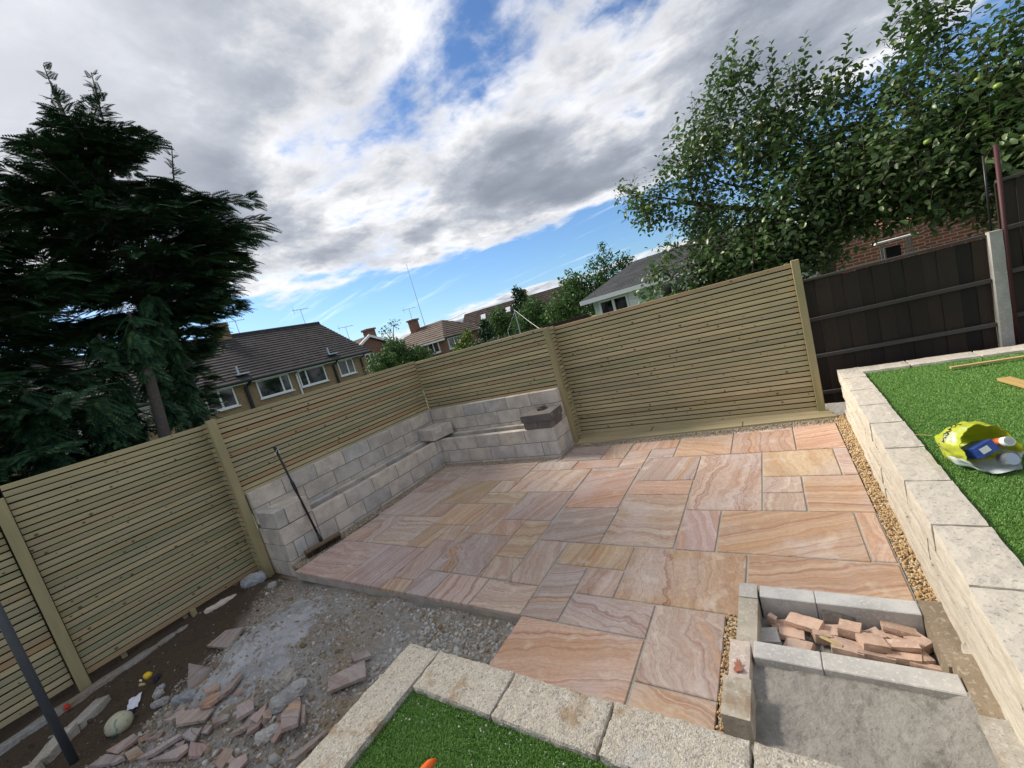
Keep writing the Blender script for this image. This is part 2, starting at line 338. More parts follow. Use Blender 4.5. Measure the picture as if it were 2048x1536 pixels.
def sandstone(name):
    m, N = new_mat(name); v, r, t = objvec(N, 23.0); oc = N.n('ShaderNodeObjectInfo').outputs['Color']
    r2 = N.math('FRACT', N.math('MULTIPLY', r, 17.3)); r3 = N.math('FRACT', N.math('MULTIPLY', r, 41.7))
    ang = N.math('ADD', N.math('MULTIPLY', N.math('SUBTRACT', r2, 0.5), 0.9), N.math('MULTIPLY', N.math('GREATER_THAN', N.math('FRACT', N.math('MULTIPLY', r, 97.3)), 0.52), 1.5708))
    rv = N.n('ShaderNodeVectorRotate', {0: v, 3: ang}, rotation_type='Z_AXIS').outputs[0]
    wn = N.vmath('SUBTRACT', N.noise(rv, 2.0, 4, 0.6, out=1), (0.5, 0.5, 0.5))
    wv = N.vmath('ADD', N.vmath('MULTIPLY', rv, (0.30, 2.8, 1)), N.n('ShaderNodeVectorMath', {0: wn, 3: N.math('ADD', 0.35, N.math('MULTIPLY', r3, 1.0))}, operation='SCALE').outputs[0])
    y = N.n('ShaderNodeSeparateXYZ', {0: wv}).outputs[1]
    band = N.noise(N.n('ShaderNodeCombineXYZ', {0: 0.0, 1: N.math('MULTIPLY', y, 3.0), 2: N.math('MULTIPLY', r, 60)}).outputs[0], 1.0, 8, 0.72)
    band2 = N.noise(N.n('ShaderNodeCombineXYZ', {0: 3.3, 1: N.math('MULTIPLY', y, 13.0), 2: N.math('MULTIPLY', r, 31)}).outputs[0], 1.0, 6, 0.75)
    grain = N.noise(N.vmath('MULTIPLY', wv, (9, 34, 1)), 1.0, 5, 0.7)
    mott = N.noise(v, 38, 6, 0.7); blot = N.noise(v, 5.5, 5, 0.6)
    c = N.mix(N.smooth(band, 0.36, 0.62), N.mix(1.0, oc, (1.08, 1.08, 1.06), 'MULTIPLY'), N.mix(1.0, oc, (0.82, 0.71, 0.67), 'MULTIPLY'))
    c = N.mix(N.smooth(band, 0.54, 0.64, 0, 0.7), c, (0.58, 0.37, 0.20))
    c = N.mix(N.smooth(N.noise(rv, 1.9, 4, 0.55), 0.48, 0.72, 0, 0.55), c, (0.54, 0.47, 0.46))
    c = N.mix(N.smooth(band2, 0.52, 0.66, 0, 0.85), c, N.mix(1.0, c, (0.66, 0.49, 0.47), 'MULTIPLY'))
    c = N.mix(N.smooth(band2, 0.30, 0.44, 0.6, 0), c, N.mix(1.0, c, (1.18, 1.16, 1.1), 'MULTIPLY'))
    # ring-like iron stains on some slabs
    lo = N.noise(N.vmath('MULTIPLY', rv, (0.8, 1.9, 1)), 1.5, 3, 0.45); ring = N.math('ABSOLUTE', N.math('SINE', N.math('MULTIPLY', lo, 58.0)))
    c = N.mix(N.math('MULTIPLY', N.smooth(ring, 0.35, 0.0, 0, 1), N.smooth(r3, 0.55, 0.95, 0.0, 0.26)), c, N.mix(1.0, c, (0.66, 0.44, 0.36), 'MULTIPLY'))
    c = N.mix(1.0, c, N.ramp(grain, [(0.25, 0.72), (0.5, 0.94), (0.75, 1.10)]), 'MULTIPLY')
    c = N.mix(1.0, c, N.ramp(mott, [(0.3, 0.86), (0.5, 1.0), (0.7, 1.08)]), 'MULTIPLY')
    c = N.mix(N.smooth(blot, 0.56, 0.74, 0, 0.35), c, (0.70, 0.64, 0.58))
    c = N.mix(N.smooth(N.noise(v, 210, 2, 0.5), 0.70, 0.76, 0, 0.5), c, (0.20, 0.13, 0.10))
    h = N.math('ADD', N.math('MULTIPLY', band2, 0.5), N.math('ADD', N.math('MULTIPLY', mott, 0.4), N.math('MULTIPLY', grain, 0.3)))
    return finish(m, N, c, N.math('ADD', 0.5, N.math('MULTIPLY', blot, 0.35)), h, 0.55, 0.005, 0.35)
M['sandstone'] = sandstone('rainbow_sandstone')
def islands(name, cols, rough=0.85, spec=0.25, grain=60, trans=None, hue=0.0):
    m, N = new_mat(name); geo = N.n('ShaderNodeNewGeometry'); r = geo.outputs['Random Per Island']
    c = N.ramp(r, cols); t = N.n('ShaderNodeTexCoord').outputs['Object']
    c = N.mix(N.math('MULTIPLY', N.noise(t, grain, 3), 0.5), c, N.mix(1.0, c, (0.6, 0.6, 0.6), 'MULTIPLY'))
    return finish(m, N, c, rough, None, 0, 0, spec, trans)
M['goldgravel'] = islands('golden_gravel', [(0.0, (0.42, 0.27, 0.13)), (0.25, (0.55, 0.38, 0.20)), (0.5, (0.66, 0.50, 0.31)), (0.75, (0.50, 0.33, 0.16)), (0.9, (0.74, 0.63, 0.47)), (1.0, (0.26, 0.17, 0.09))])
M['rubble'] = islands('rubble_stones', [(0.0, (0.17, 0.125, 0.08)), (0.25, (0.29, 0.225, 0.15)), (0.5, (0.29, 0.285, 0.285)), (0.7, (0.39, 0.33, 0.255)), (0.88, (0.42, 0.41, 0.40)), (1.0, (0.60, 0.58, 0.55))])
M['chips'] = islands('pale_chippings', [(0.0, (0.30, 0.295, 0.29)), (0.5, (0.42, 0.41, 0.395)), (1.0, (0.58, 0.56, 0.53))])
M['turf'] = islands('turf_blade', [(0.0, (0.095, 0.215, 0.035)), (0.4, (0.135, 0.285, 0.055)), (0.75, (0.175, 0.335, 0.08)), (1.0, (0.25, 0.38, 0.13))], 0.5, 0.3, 3.2)
M['turfbase'] = plain('turf_backing', (0.095, 0.215, 0.04), 0.9, 0.2, 60)
M['conifer'] = islands('conifer_spray', [(0.0, (0.020, 0.055, 0.032)), (0.5, (0.034, 0.090, 0.046)), (0.85, (0.055, 0.125, 0.052)), (1.0, (0.10, 0.165, 0.055))], 0.7, 0.2, 8)
M['apple_leaf'] = islands('apple_leaf', [(0.0, (0.055, 0.10, 0.036)), (0.5, (0.095, 0.155, 0.056)), (0.85, (0.145, 0.21, 0.08)), (1.0, (0.21, 0.255, 0.11))], 0.36, 0.5, 12, (0.06, 0.13, 0.03))
M['leaf_mid'] = islands('mid_green_leaf', [(0.0, (0.045, 0.10, 0.03)), (0.6, (0.07, 0.145, 0.04)), (1.0, (0.12, 0.20, 0.06))], 0.6, 0.3, 3, (0.05, 0.12, 0.03))
M['leaf_dark'] = islands('dark_green_leaf', [(0.0, (0.020, 0.05, 0.02)), (0.6, (0.032, 0.075, 0.028)), (1.0, (0.05, 0.10, 0.035))], 0.6, 0.3, 3)
M['leaf_yel'] = islands('yellow_green_leaf', [(0.0, (0.12, 0.19, 0.04)), (1.0, (0.24, 0.30, 0.07))], 0.6, 0.3, 3)
M['bark'] = stone_like('bark', (0.10, 0.075, 0.055), (0.15, 0.12, 0.095), (0.045, 0.035, 0.028), 0.4)
M['trunkpale'] = stone_like('pale_trunk', (0.105, 0.088, 0.078), (0.145, 0.125, 0.11), (0.06, 0.05, 0.044), 0.4)
M['applefruit'] = plain('apple_skin', (0.26, 0.34, 0.08), 0.35, 0.2, 6)
def ground_mat():
    m, N = new_mat('rubble_earth'); t = N.n('ShaderNodeTexCoord').outputs['Object']; s = N.n('ShaderNodeSeparateXYZ', {0: t})
    lo = N.noise(t, 1.6, 5, 0.6); hi = N.noise(t, 30, 6, 0.7); vo = N.n('ShaderNodeTexVoronoi', {'Vector': t, 'Scale': 42.0})
    c = N.ramp(lo, [(0.3, (0.20, 0.155, 0.105)), (0.42, (0.24, 0.20, 0.15)), (0.52, (0.26, 0.245, 0.23)), (0.7, (0.30, 0.30, 0.30))])
    c = N.mix(N.smooth(hi, 0.42, 0.7), c, N.mix(1.0, c, (1.45, 1.42, 1.38), 'MULTIPLY')); c = N.mix(N.smooth(vo.outputs['Distance'], 0.0, 0.4, 0.45, 0), c, (0.40, 0.37, 0.33))
    soil = N.mix(hi, (0.055, 0.040, 0.028), (0.105, 0.080, 0.058))
    # dark damp soil in the trench along the slatted fence
    edge = N.math('ADD', N.math('SUBTRACT', N.math('MULTIPLY', s.outputs[0], -1.0), N.math('MULTIPLY', s.outputs[1], 0.55)), N.math('MULTIPLY', N.math('SUBTRACT', lo, 0.5), 0.9))
    c = N.mix(N.smooth(edge, 3.75, 4.25), c, soil)
    return finish(m, N, c, 0.95, N.math('ADD', hi, N.math('MULTIPLY', vo.outputs['Distance'], 0.4)), 0.8, 0.02, 0.15)
M['earth'] = ground_mat()
def sand_mat():
    m, N = new_mat('damp_grey_sand'); t = N.n('ShaderNodeTexCoord').outputs['Object']
    hi = N.noise(t, 26, 8, 0.75, 0.4); lo = N.noise(t, 5, 4)
    c = N.mix(hi, (0.26, 0.245, 0.225), (0.47, 0.445, 0.41)); c = N.mix(N.smooth(lo, 0.42, 0.68, 0, 0.45), c, (0.46, 0.435, 0.40))
    return finish(m, N, c, 0.95, N.math('ADD', hi, N.noise(t, 140, 4, 0.7)), 0.9, 0.012, 0.15)
M['sand'] = sand_mat()
def brick_mat(name, c1, c2, mo, scale=1.0, rows=0.075):
    m, N = new_mat(name); geo = N.n('ShaderNodeNewGeometry'); t = N.n('ShaderNodeTexCoord').outputs['Object']
    s = N.n('ShaderNodeSeparateXYZ', {0: t}); n = N.n('ShaderNodeSeparateXYZ', {0: geo.outputs['Normal']})
    u = N.n('ShaderNodeMix', {0: N.math('GREATER_THAN', N.math('ABSOLUTE', n.outputs[0]), 0.6), 2: s.outputs[0], 3: s.outputs[1]}, data_type='FLOAT').outputs[0]
    uv = N.n('ShaderNodeCombineXYZ', {0: u, 1: s.outputs[2], 2: 0.0}).outputs[0]
    b = N.n('ShaderNodeTexBrick', {'Vector': uv, 'Color1': (*c1, 1), 'Color2': (*c2, 1), 'Mortar': (*mo, 1), 'Scale': 1.0, 'Mortar Size': 0.01, 'Brick Width': 0.225, 'Row Height': rows, 'Bias': -0.1})
    c = N.mix(N.math('MULTIPLY', N.noise(t, 3, 4), 0.5), b.outputs[0], N.mix(1.0, b.outputs[0], (0.65, 0.62, 0.6), 'MULTIPLY'))
    return finish(m, N, c, 0.9, b.outputs['Fac'], -0.4, 0.01, 0.2)
M['brickbuff'] = brick_mat('buff_brickwork', (0.36, 0.235, 0.125), (0.27, 0.165, 0.085), (0.32, 0.27, 0.20))
M['brickred'] = brick_mat('red_brickwork', (0.24, 0.085, 0.052), (0.175, 0.06, 0.038), (0.30, 0.26, 0.22))
def tiles(name, a, b):
    m, N = new_mat(name); t = N.n('ShaderNodeTexCoord').outputs['Object']
    vo = N.n('ShaderNodeTexVoronoi', {'Vector': N.vmath('MULTIPLY', t, (3.3, 3.3, 3.3)), 'Scale': 1.0}); rc = N.n('ShaderNodeSeparateColor', {0: vo.outputs['Color']})
    c = N.mix(rc.outputs[0], a, b); c = N.mix(N.smooth(N.noise(t, 2.4, 6, 0.7), 0.6, 0.72, 0, 0.5), c, [x * 2.2 for x in b])
    return finish(m, N, c, 0.85, N.noise(t, 14, 4), 0.3, 0.02, 0.25)
M['tilebrown'] = tiles('brown_roof_tile', (0.040, 0.036, 0.038), (0.068, 0.060, 0.060))
M['tilegrey'] = tiles('grey_slate', (0.040, 0.043, 0.050), (0.062, 0.065, 0.074))
M['tilered'] = tiles('worn_roof_tile', (0.085, 0.060, 0.050), (0.14, 0.105, 0.088))
M['white'] = plain('white_plastic', (0.78, 0.79, 0.80), 0.4, 0.05)
M['palegreen'] = plain('pale_green_render', (0.50, 0.60, 0.55), 0.8, 0.06, 3)
M['black'] = plain('black_plastic', (0.015, 0.015, 0.017), 0.4, 0.2)
M['greypipe'] = plain('grey_plastic_pipe', (0.075, 0.082, 0.095), 0.45, 0.25, 9)
M['rust'] = plain('red_oxide_steel', (0.05, 0.012, 0.014), 0.6, 0.4, 14)
M['steel'] = plain('dull_steel', (0.45, 0.47, 0.50), 0.35, 0.15, 20, 0.5, 0.8)
M['orange'] = plain('orange_plastic', (0.80, 0.13, 0.02), 0.35, 0.06)
M['redplastic'] = plain('red_plastic', (0.55, 0.03, 0.02), 0.4, 0.1)
M['yellow'] = plain('yellow_plastic', (0.72, 0.50, 0.03), 0.4, 0.1)
M['paper'] = plain('white_card', (0.72, 0.74, 0.85), 0.6, 0.05)
M['navy'] = plain('dark_blue_film', (0.016, 0.017, 0.05), 0.3, 0.2)
M['bluebox'] = plain('blue_card', (0.022, 0.055, 0.26), 0.3, 0.75, 22, 0.5)
M['tubeprint'] = plain('orange_print', (0.62, 0.16, 0.05), 0.35, 0.4, 25)
M['ink'] = plain('black_ink', (0.02, 0.02, 0.015), 0.4, 0.1)
M['labelwhite'] = plain('paper_label', (0.66, 0.70, 0.64), 0.5, 0.1, 40)
M['dryleaf'] = plain('dry_leaf', (0.30, 0.11, 0.07), 0.7, 0.25, 40)
M['fascia'] = plain('dark_gutter', (0.022, 0.022, 0.026), 0.45, 0.2)
M['farfield'] = plain('far_grass', (0.085, 0.12, 0.045), 0.95, 0.3, 0.4)
def glass_mat():
    m, N = new_mat('window_glass'); t = N.n('ShaderNodeTexCoord').outputs['Object']
    c = N.mix(N.smooth(N.noise(t, 2.2, 3), 0.4, 0.65), (0.010, 0.012, 0.014), (0.075, 0.080, 0.085))
    return finish(m, N, c, 0.06, None, 0, 0, 0.7)
M['glass'] = glass_mat()
def bag_mat():
    m, N = new_mat('yellow_carrier_film'); t = N.n('ShaderNodeTexCoord').outputs['Object']
    c = N.mix(N.smooth(N.noise(t, 9, 3), 0.62, 0.70), (0.55, 0.61, 0.06), (0.60, 0.64, 0.50))
    return finish(m, N, c, 0.3, N.noise(t, 30, 4), 0.5, 0.01, 0.5, (0.6, 0.66, 0.05))
M['bag'] = bag_mat(); M['bagwhite'] = plain('white_carrier_film', (0.60, 0.66, 0.66), 0.3, 0.15, 18, 0.5)
def ball_mat():
    m, N = new_mat('worn_football'); t = N.n('ShaderNodeTexCoord').outputs['Object']
    f = N.noise(t, 9, 2, 0.4, 0.8); c = N.mix(N.smooth(f, 0.52, 0.58), (0.46, 0.45, 0.33), (0.10, 0.24, 0.17)); c = N.mix(N.smooth(N.noise(t, 30, 4), 0.5, 0.8, 0, 0.6), c, (0.20, 0.17, 0.11))
    return finish(m, N, c, 0.6, N.noise(t, 40, 3), 0.3, 0.004)
M['ball'] = ball_mat()

# ------------------------------------------------------------------ builders
_beams = {}
def beam(name, p0, p1, w, h, mat, parent=None, c=0.003, up=(0, 0, 1), color=None):
    """a board from p0 to p1; w across, h along up; local x runs along it (the grain)"""
    p0, p1 = Vector(p0), Vector(p1); L = (p1 - p0).length; X = (p1 - p0).normalized()
    Y = Vector(up).cross(X).normalized(); Z = X.cross(Y)
    key = (round(L, 3), w, h, c, mat.name)
    if key not in _beams:
        V, F = cbox(L, w, h, c); _beams[key] = mesh_of(name, V, F, mat)
    o = bpy.data.objects.new(name, _beams[key])
    e = Matrix(((X.x, Y.x, Z.x), (X.y, Y.y, Z.y), (X.z, Y.z, Z.z))).to_euler()
    link(o, parent, (p0 + p1) / 2, e)
    if color: o.color = (*color, 1)
    return o
R0 = random.Random(5)
def smoothstep(a, b, x):
    t = min(1, max(0, (x - a) / (b - a))); return t * t * (3 - 2 * t)
def gz(x, y):
    """height of the unfinished rubble ground"""
    z = -0.07 - 0.10 * smoothstep(-2.8, -5.4, x) - 0.05 * smoothstep(1.4, 0.2, y)
    # heap of hardened cement, trench by the fence
    u = ((x + 3.95) * 0.55 - (y - 1.15) * 0.835); w = ((x + 3.95) * 0.835 + (y - 1.15) * 0.55)
    z += 0.13 * math.exp(-(u / 0.50) ** 2 - (w / 0.36) ** 2)
    z += 0.07 * math.exp(-((x + 3.05) / 0.22) ** 2 - ((y - 1.02) / 0.2) ** 2)
    z += 0.10 * math.exp(-((x + 5.3) / 0.2) ** 2 - ((y - 1.72) / 0.16) ** 2)
    z -= 0.07 * math.exp(-((x + 4.75) / 0.45) ** 2 - ((y - 0.45) / 0.35) ** 2)
    z += 0.030 * mnoise.noise(Vector((x * 3.1, y * 3.1, 0))) + 0.020 * mnoise.noise(Vector((x * 9, y * 9, 3))) + 0.008 * mnoise.noise(Vector((x * 25, y * 25, 5)))
    return z

# ------------------------------------------------------------------ ground
gs = 900
V = [(-gs, -gs, -0.42), (gs, -gs, -0.42), (gs, gs, -0.42), (-gs, gs, -0.42)]
tag(obj('ground', V, [[0, 1, 2, 3]], M['farfield']), kind='structure')
nx, ny = 190, 150; X0, X1, Y0, Y1 = -6.3, -1.5, -2.2, 2.4
V = []; F = []
for j in range(ny + 1):
    for i in range(nx + 1):
        x = X0 + (X1 - X0) * i / nx; y = Y0 + (Y1 - Y0) * j / ny
        z = gz(x, y)
        if y > 1.93: z = min(z, -0.07)
        V.append((x, y, z))
for j in range(ny):
    for i in range(nx): a = j * (nx + 1) + i; F.append((a, a + 1, a + nx + 2, a + nx + 1))
rub = fast_obj('rubble_ground', V, F, M['earth'], smooth=True); tag(rub, kind='structure')
tag(obj('subsoil', *raw_box((-7.5, 1.95, -0.30), (3.5, 6.6, -0.15)), M['earth']), kind='structure')

# ------------------------------------------------------------------ patio of sandstone slabs
patio = obj('patio', *merge(raw_box((-4.74, 2.4355, -0.10), (0.383, 5.20, -0.008)), raw_box((-4.74, 1.925, -0.10), (-0.482, 2.435, -0.0082)), raw_box((-1.735, 1.20, -0.10), (-0.485, 1.9245, -0.0085))), M['joint'])
tag(patio, kind='structure')
GX = lambda g: -4.745 + 0.285 * g
GY = lambda g: 1.919 + 0.285 * g
SA, GL, BU, ORG, MA, PB, GB = (0.66, 0.45, 0.345), (0.53, 0.475, 0.475), (0.63, 0.50, 0.36), (0.64, 0.455, 0.315), (0.58, 0.455, 0.43), (0.64, 0.52, 0.44), (0.58, 0.51, 0.46)
SLABS = [(0, 0, 3, 2.14, MA), (3, 0, 5.17, 2.14, MA), (0, 2.15, .93, 3.2, PB), (0, 3.2, .93, 4.24, GB), (.93, 2.15, 1.9, 4.24, GL), (1.9, 2.15, 4.07, 4.24, GB), (4.07, 2.15, 5.13, 3.7, BU),
 (5.13, 2.67, 6.15, 3.7, BU), (5.18, .56, 6.2, 2.66, MA), (5.18, 0, 6.2, .56, BU), (-.1, 4.25, 2.9, 6.46, GL), (2.9, 4.25, 4.03, 5.36, PB), (4.05, 3.71, 6.17, 5.36, ORG), (-.2, 6.47, 1.86, 7.56, MA), (-.3, 7.57, 1.76, 9.6, GB),
 (1.77, 8.6, 2.79, 9.6, GL), (1.87, 6.47, 2.87, 8.59, MA), (2.85, 7.5, 6.08, 9.5, GB), (2.89, 5.37, 5.03, 7.49, BU), (5.05, 6.36, 6.1, 7.48, PB), (5.06, 5.37, 7.17, 6.34, BU), (6.12, 6.35, 9.3, 8.41, PB), (7.26, 4.22, 9.33, 6.28, GL),
 (6.2, 3.22, 7.26, 5.32, PB), (7.3, 3.2, 8.3, 4.19, SA), (8.33, 2.1, 9.38, 4.17, BU), (8.37, 1.1, 9.42, 2.09, PB), (6.27, 1.1, 8.34, 3.19, GL), (9.45, 1.06, 10.48, 3.07, PB), (6.12, 8.43, 8.28, 9.37, GB), (6.22, 0, 7.28, 1.08, GL),
 (7.3, 0, 8.82, 1.08, PB), (8.84, 0, 10.5, 1.05, PB), (10.53, 0, 11.53, 2.0, GL), (11.55, 0, 13.55, .98, GL), (11.55, 1.0, 12.56, 1.99, PB), (10.53, 2.02, 12.55, 3.05, ORG), (12.58, 1.0, 15.28, 3.04, ORG), (13.57, -.97, 14.96, .98, GB),
 (10.55, -2.4, 13.54, -.02, SA), (13.57, -2.4, 14.96, -.98, ORG), (15.3, 1.83, 17.98, 3.05, ORG), (14.59, 3.07, 17.56, 5.07, ORG), (17.58, 3.1, 17.98, 5.09, SA), (13.58, 3.06, 14.57, 5.06, MA), (11.5, 3.08, 13.56, 6.05, PB), (9.45, 3.08, 11.48, 5.12, GL),
 (9.36, 5.15, 11.42, 8.2, SA), (11.48, 6.07, 13.55, 7.1, SA), (11.5, 7.13, 13.57, 9.16, GL), (13.58, 5.09, 15.6, 9.14, MA), (15.62, 7.2, 17.62, 9.17, BU), (17.63, 7.2, 18.0, 9.2, MA), (15.62, 6.14, 16.62, 7.18, GB), (15.62, 5.1, 16.62, 6.12, GB),
 (16.64, 5.1, 18.0, 7.18, ORG), (16.64, 9.22, 18.0, 11.65, SA), (14.6, 9.2, 16.63, 11.2, SA), (14.6, 11.21, 16.63, 11.5, PB), (12.53, 9.2, 14.59, 11.3, SA), (10.48, 10.2, 12.5, 11.15, SA), (11.5, 9.2, 12.51, 10.18, GL), (10.45, 8.26, 11.45, 10.19, PB), (9.32, 9.36, 10.43, 11.15, PB),
 (7.28, 9.42, 9.3, 11.1, GL), (8.3, 8.44, 10.42, 9.34, SA)]
for i, (a, b, c, d, col) in enumerate(SLABS):
    col = tuple(.66 * q + .34 * w for q, w in zip(col, (.60, .44, .345))); k = R0.uniform(0.78, .94); col = (col[0] * k, col[1] * k * R0.uniform(.97, 1.03), col[2] * k * R0.uniform(.95, 1.05))
    j = 0.0036; dz = R0.uniform(-0.0012, 0.0012)
    box('paving_slab', (GX(a) + j, GY(b) + j, -0.034 + dz), (GX(c) - j, GY(d) - j, dz), M['sandstone'], patio, 0.004, (R0.uniform(-.0012, .0012), R0.uniform(-.0012, .0012), 0), col)

# ------------------------------------------------------------------ slatted fences
def slat_panel(label, p0, p1, z0, z1, inward, group='new slatted fence panels', pitch=0.0605, battens=2):
    """p0,p1 plan ends of the front face; inward = unit vector pointing to the viewer's side"""
    root = empty('slat_fence', (p0[0], p0[1], z0), label, 'fence', group)
    n = int((z1 - z0) / pitch); pitch = (z1 - z0) / n; d = Vector((p1[0] - p0[0], p1[1] - p0[1], 0)); iw = Vector((*inward, 0))
    a0 = Vector((*p0, 0)) - iw * 0.011; a1 = Vector((*p1, 0)) - iw * 0.011; dn = d.normalized()
    sg = 1
    for k in range(n):
        z = z1 - (k + 0.5) * pitch + R0.uniform(-.0012, .0012); e = R0.uniform(-.004, .004)
        b0 = a0 + dn * 0.004 + iw * R0.uniform(-.001, .001); b1 = a1 - dn * 0.004
        if R0.random() < .5: b0, b1 = b1, b0
        b0 = b0 + Vector((0, 0, z)); b1 = b1 + Vector((0, 0, z + e * .6))
        beam('slat', b0, b1, 0.02, 0.0485, M['slat'], root, 0.0028)
    for q in range(battens):
        t = (q + 0.5) / battens
        p = Vector((*p0, 0)) + d * t - iw * 0.058
        beam('batten', p + Vector((0, 0, z0 - (0.06 if z0 < 0 else 0))), p + Vector((0, 0, z1 - 0.02)), 0.04, 0.045, M['post'], root, up=tuple(iw))
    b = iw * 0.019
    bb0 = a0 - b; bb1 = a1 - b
    beam('gap_dark_sheet', bb0 - dn * .002 + Vector((0, 0, (z0 + z1) / 2)), bb1 + dn * .002 + Vector((0, 0, (z0 + z1) / 2)), 0.012, z1 - z0 - 0.012, M['darkwood'], root)  # added dark sheet close behind the slats, so the gaps read as shadow
    return root
slat_panel('slatted timber fence panel at the far left behind the grey pipe', (-5.80, -1.6), (-5.80, 0.315), -0.13, 1.80, (1, 0))
slat_panel('long slatted timber fence panel beside the rubble, left of the block bench', (-5.80, 0.405), (-5.80, 1.985), -0.13, 1.81, (1, 0), battens=3)
slat_panel('short slatted fence return before the near end of the block bench', (-5.796, 1.965), (-5.489, 1.965), -0.13, 1.815, (0, -1), battens=1)
slat_panel('slatted fence panel above the long left block bench', (-5.475, 2.0), (-5.475, 5.275), 0.62, 1.835, (1, 0), battens=4)
slat_panel('slatted fence panel above the short back block bench', (-5.478, 5.265), (-2.755, 5.265), 0.62, 1.81, (0, -1), battens=3)
slat_panel('short slatted fence return beside the right end of the bench', (-2.755, 5.342), (-2.755, 5.645), -0.04, 1.785, (1, 0), battens=1)
slat_panel('wide slatted fence panel above the decking boards', (-2.758, 5.615), (0.27, 5.615), 0.012, 1.765, (0, -1), battens=4)
def post(label, x, y, z0, z1, w=0.09, d=0.045):
    r = beam('fence_post', (x, y, z0), (x, y, z1), w, d, M['post'], None, 0.004, up=(0, 1, 0)); tag(r, label, 'post', 'timber fence posts')
post('timber post between the two left slatted panels, at the rubble', -5.765, 0.36, -0.30, 1.70, .05, .08)
post('timber post at the near end of the long block bench', -5.455, 1.945, -0.30, 1.845, .075, .085)
post('timber post at the right end of the short block bench', -2.72, 5.305, -0.15, 1.79, .075, .085)
post('timber end post of the wide slatted panel, beside the dark fence', 0.305, 5.615, 0.0, 1.785, .075, .085)
tag(obj('fence_stub', *rough_block(.06, .05, .14, .003, 3, 3), M['post'], None, (-5.77, 1.25, -0.17)), 'short timber stub under the left slatted fence', 'post')

# ------------------------------------------------------------------ block bench
bench = empty('block_bench', (-4.95, 4.76, 0), 'unfinished L-shaped concrete block bench along the slatted fence', 'bench')
def course_y(x0, x1, z1, joints, h=0.205, mat='block', name='block', j=0.004):
    for a, b in zip(joints[:-1], joints[1:]):
        e = R0.uniform(-.002, .002)
        box(name, (x0 + e, a + j, z1 - h + j), (x1 + e, b - j, z1 - j), M[mat], bench, 0.004, (0, 0, R0.uniform(-.002, .002)))
def course_x(y0, y1, z1, joints, h=0.205, mat='block', name='block', j=0.004):
    for a, b in zip(joints[:-1], joints[1:]):
        e = R0.uniform(-.002, .002)
        box(name, (a + j, y0 + e, z1 - h + j), (b - j, y1 + e, z1 - j), M[mat], bench, 0.004, (0, 0, R0.uniform(-.002, .002)))
# mortar core behind the faces
core = merge(raw_box((-5.045, 2.008, -0.25), (-4.956, 4.85, 0.437)), raw_box((-5.455, 2.008, -0.25), (-5.366, 5.243, 0.892)), raw_box((-5.36, 4.766, -0.25), (-2.738, 4.854, 0.437)), raw_box((-5.36, 5.157, -0.25), (-2.746, 5.243, 0.892)),
             raw_box((-5.36, 2.008, -0.25), (-5.05, 2.40, 0.64)), raw_box((-2.822, 4.86, -0.25), (-2.738, 5.15, 0.437)), raw_box((-5.36, 2.4, -0.2), (-5.05, 5.15, 0.18)), raw_box((-5.05, 4.86, -0.2), (-2.83, 5.15, 0.18)),
             raw_box((-5.36, 2.42, 0.18), (-5.255, 5.15, 0.346)), raw_box((-5.25, 5.055, 0.18), (-2.83, 5.15, 0.346)))
obj('mortar', *core, M['mortar'], bench)
jt = [2.42, 2.87, 3.32, 3.77, 4.22, 4.67, 4.76]; jb = [2.65, 3.095, 3.545, 3.995, 4.445, 4.76]
course_y(-5.05, -4.95, 0.445, jt); course_y(-5.05, -4.95, 0.24, [2.42] + jb); course_y(-5.05, -4.95, 0.035, jt)
# near end pillar
course_y(-5.05, -4.95, 0.445, [2.0, 2.42]); course_y(-5.05, -4.95, 0.24, [2.0, 2.10, 2.23, 2.42]); course_y(-5.05, -4.95, 0.035, [2.0, 2.42])
course_y(-5.36, -4.95, 0.652, [2.0, 2.13, 2.42], 0.204); 
for z1, xs in ((0.445, [-5.46, -5.32, -5.05]), (0.24, [-5.46, -5.22, -5.05]), (0.035, [-5.46, -5.32, -5.05]), (-0.17, [-5.46, -5.22, -4.95])):
    course_x(2.0, 2.10, z1, xs, 0.205 if z1 > -.1 else 0.1)
# backrests
course_y(-5.46, -5.36, 0.90, [2.0, 2.40, 2.845, 3.29, 3.74, 4.19, 4.64, 5.09, 5.15]); course_y(-5.46, -5.36, 0.695, [2.0, 2.18, 2.62, 3.07, 3.515, 3.965, 4.415, 4.865, 5.15]); course_y(-5.46, -5.36, 0.49, [2.42, 2.845, 3.29, 3.74, 4.19, 4.64, 5.09, 5.15])
course_x(5.15, 5.25, 0.90, [-5.46, -5.36, -5.02, -4.57, -4.12, -3.665, -3.22, -2.74]); course_x(5.15, 5.25, 0.695, [-5.46, -5.36, -4.80, -4.35, -3.90, -3.45, -3.0, -2.74]); course_x(5.15, 5.25, 0.49, [-5.36, -5.02, -4.57, -4.12, -3.665, -3.22, -2.74])
# seat ledges
course_y(-5.355, -5.25, 0.447, [2.42, 2.95, 3.40, 3.85, 4.30, 4.75, 5.15], 0.10); course_x(5.05, 5.145, 0.447, [-5.25, -4.84, -4.40, -3.95, -3.5, -3.05, -2.83], 0.10)
# back bench front
course_x(4.76, 4.86, 0.445, [-5.05, -4.92, -4.60, -4.155, -3.71, -3.235, -2.73]); course_x(4.76, 4.86, 0.24, [-5.05, -4.83, -4.37, -3.93, -3.47, -2.99, -2.88, -2.73]); course_x(4.76, 4.86, 0.035, [-5.05, -4.6, -4.155, -3.71, -3.235, -2.73])
course_y(-2.83, -2.73, 0.445, [4.86, 5.05, 5.25]); course_y(-2.83, -2.73, 0.24, [4.86, 5.0, 5.15, 5.25]); course_y(-2.83, -2.73, 0.035, [4.86, 5.25])
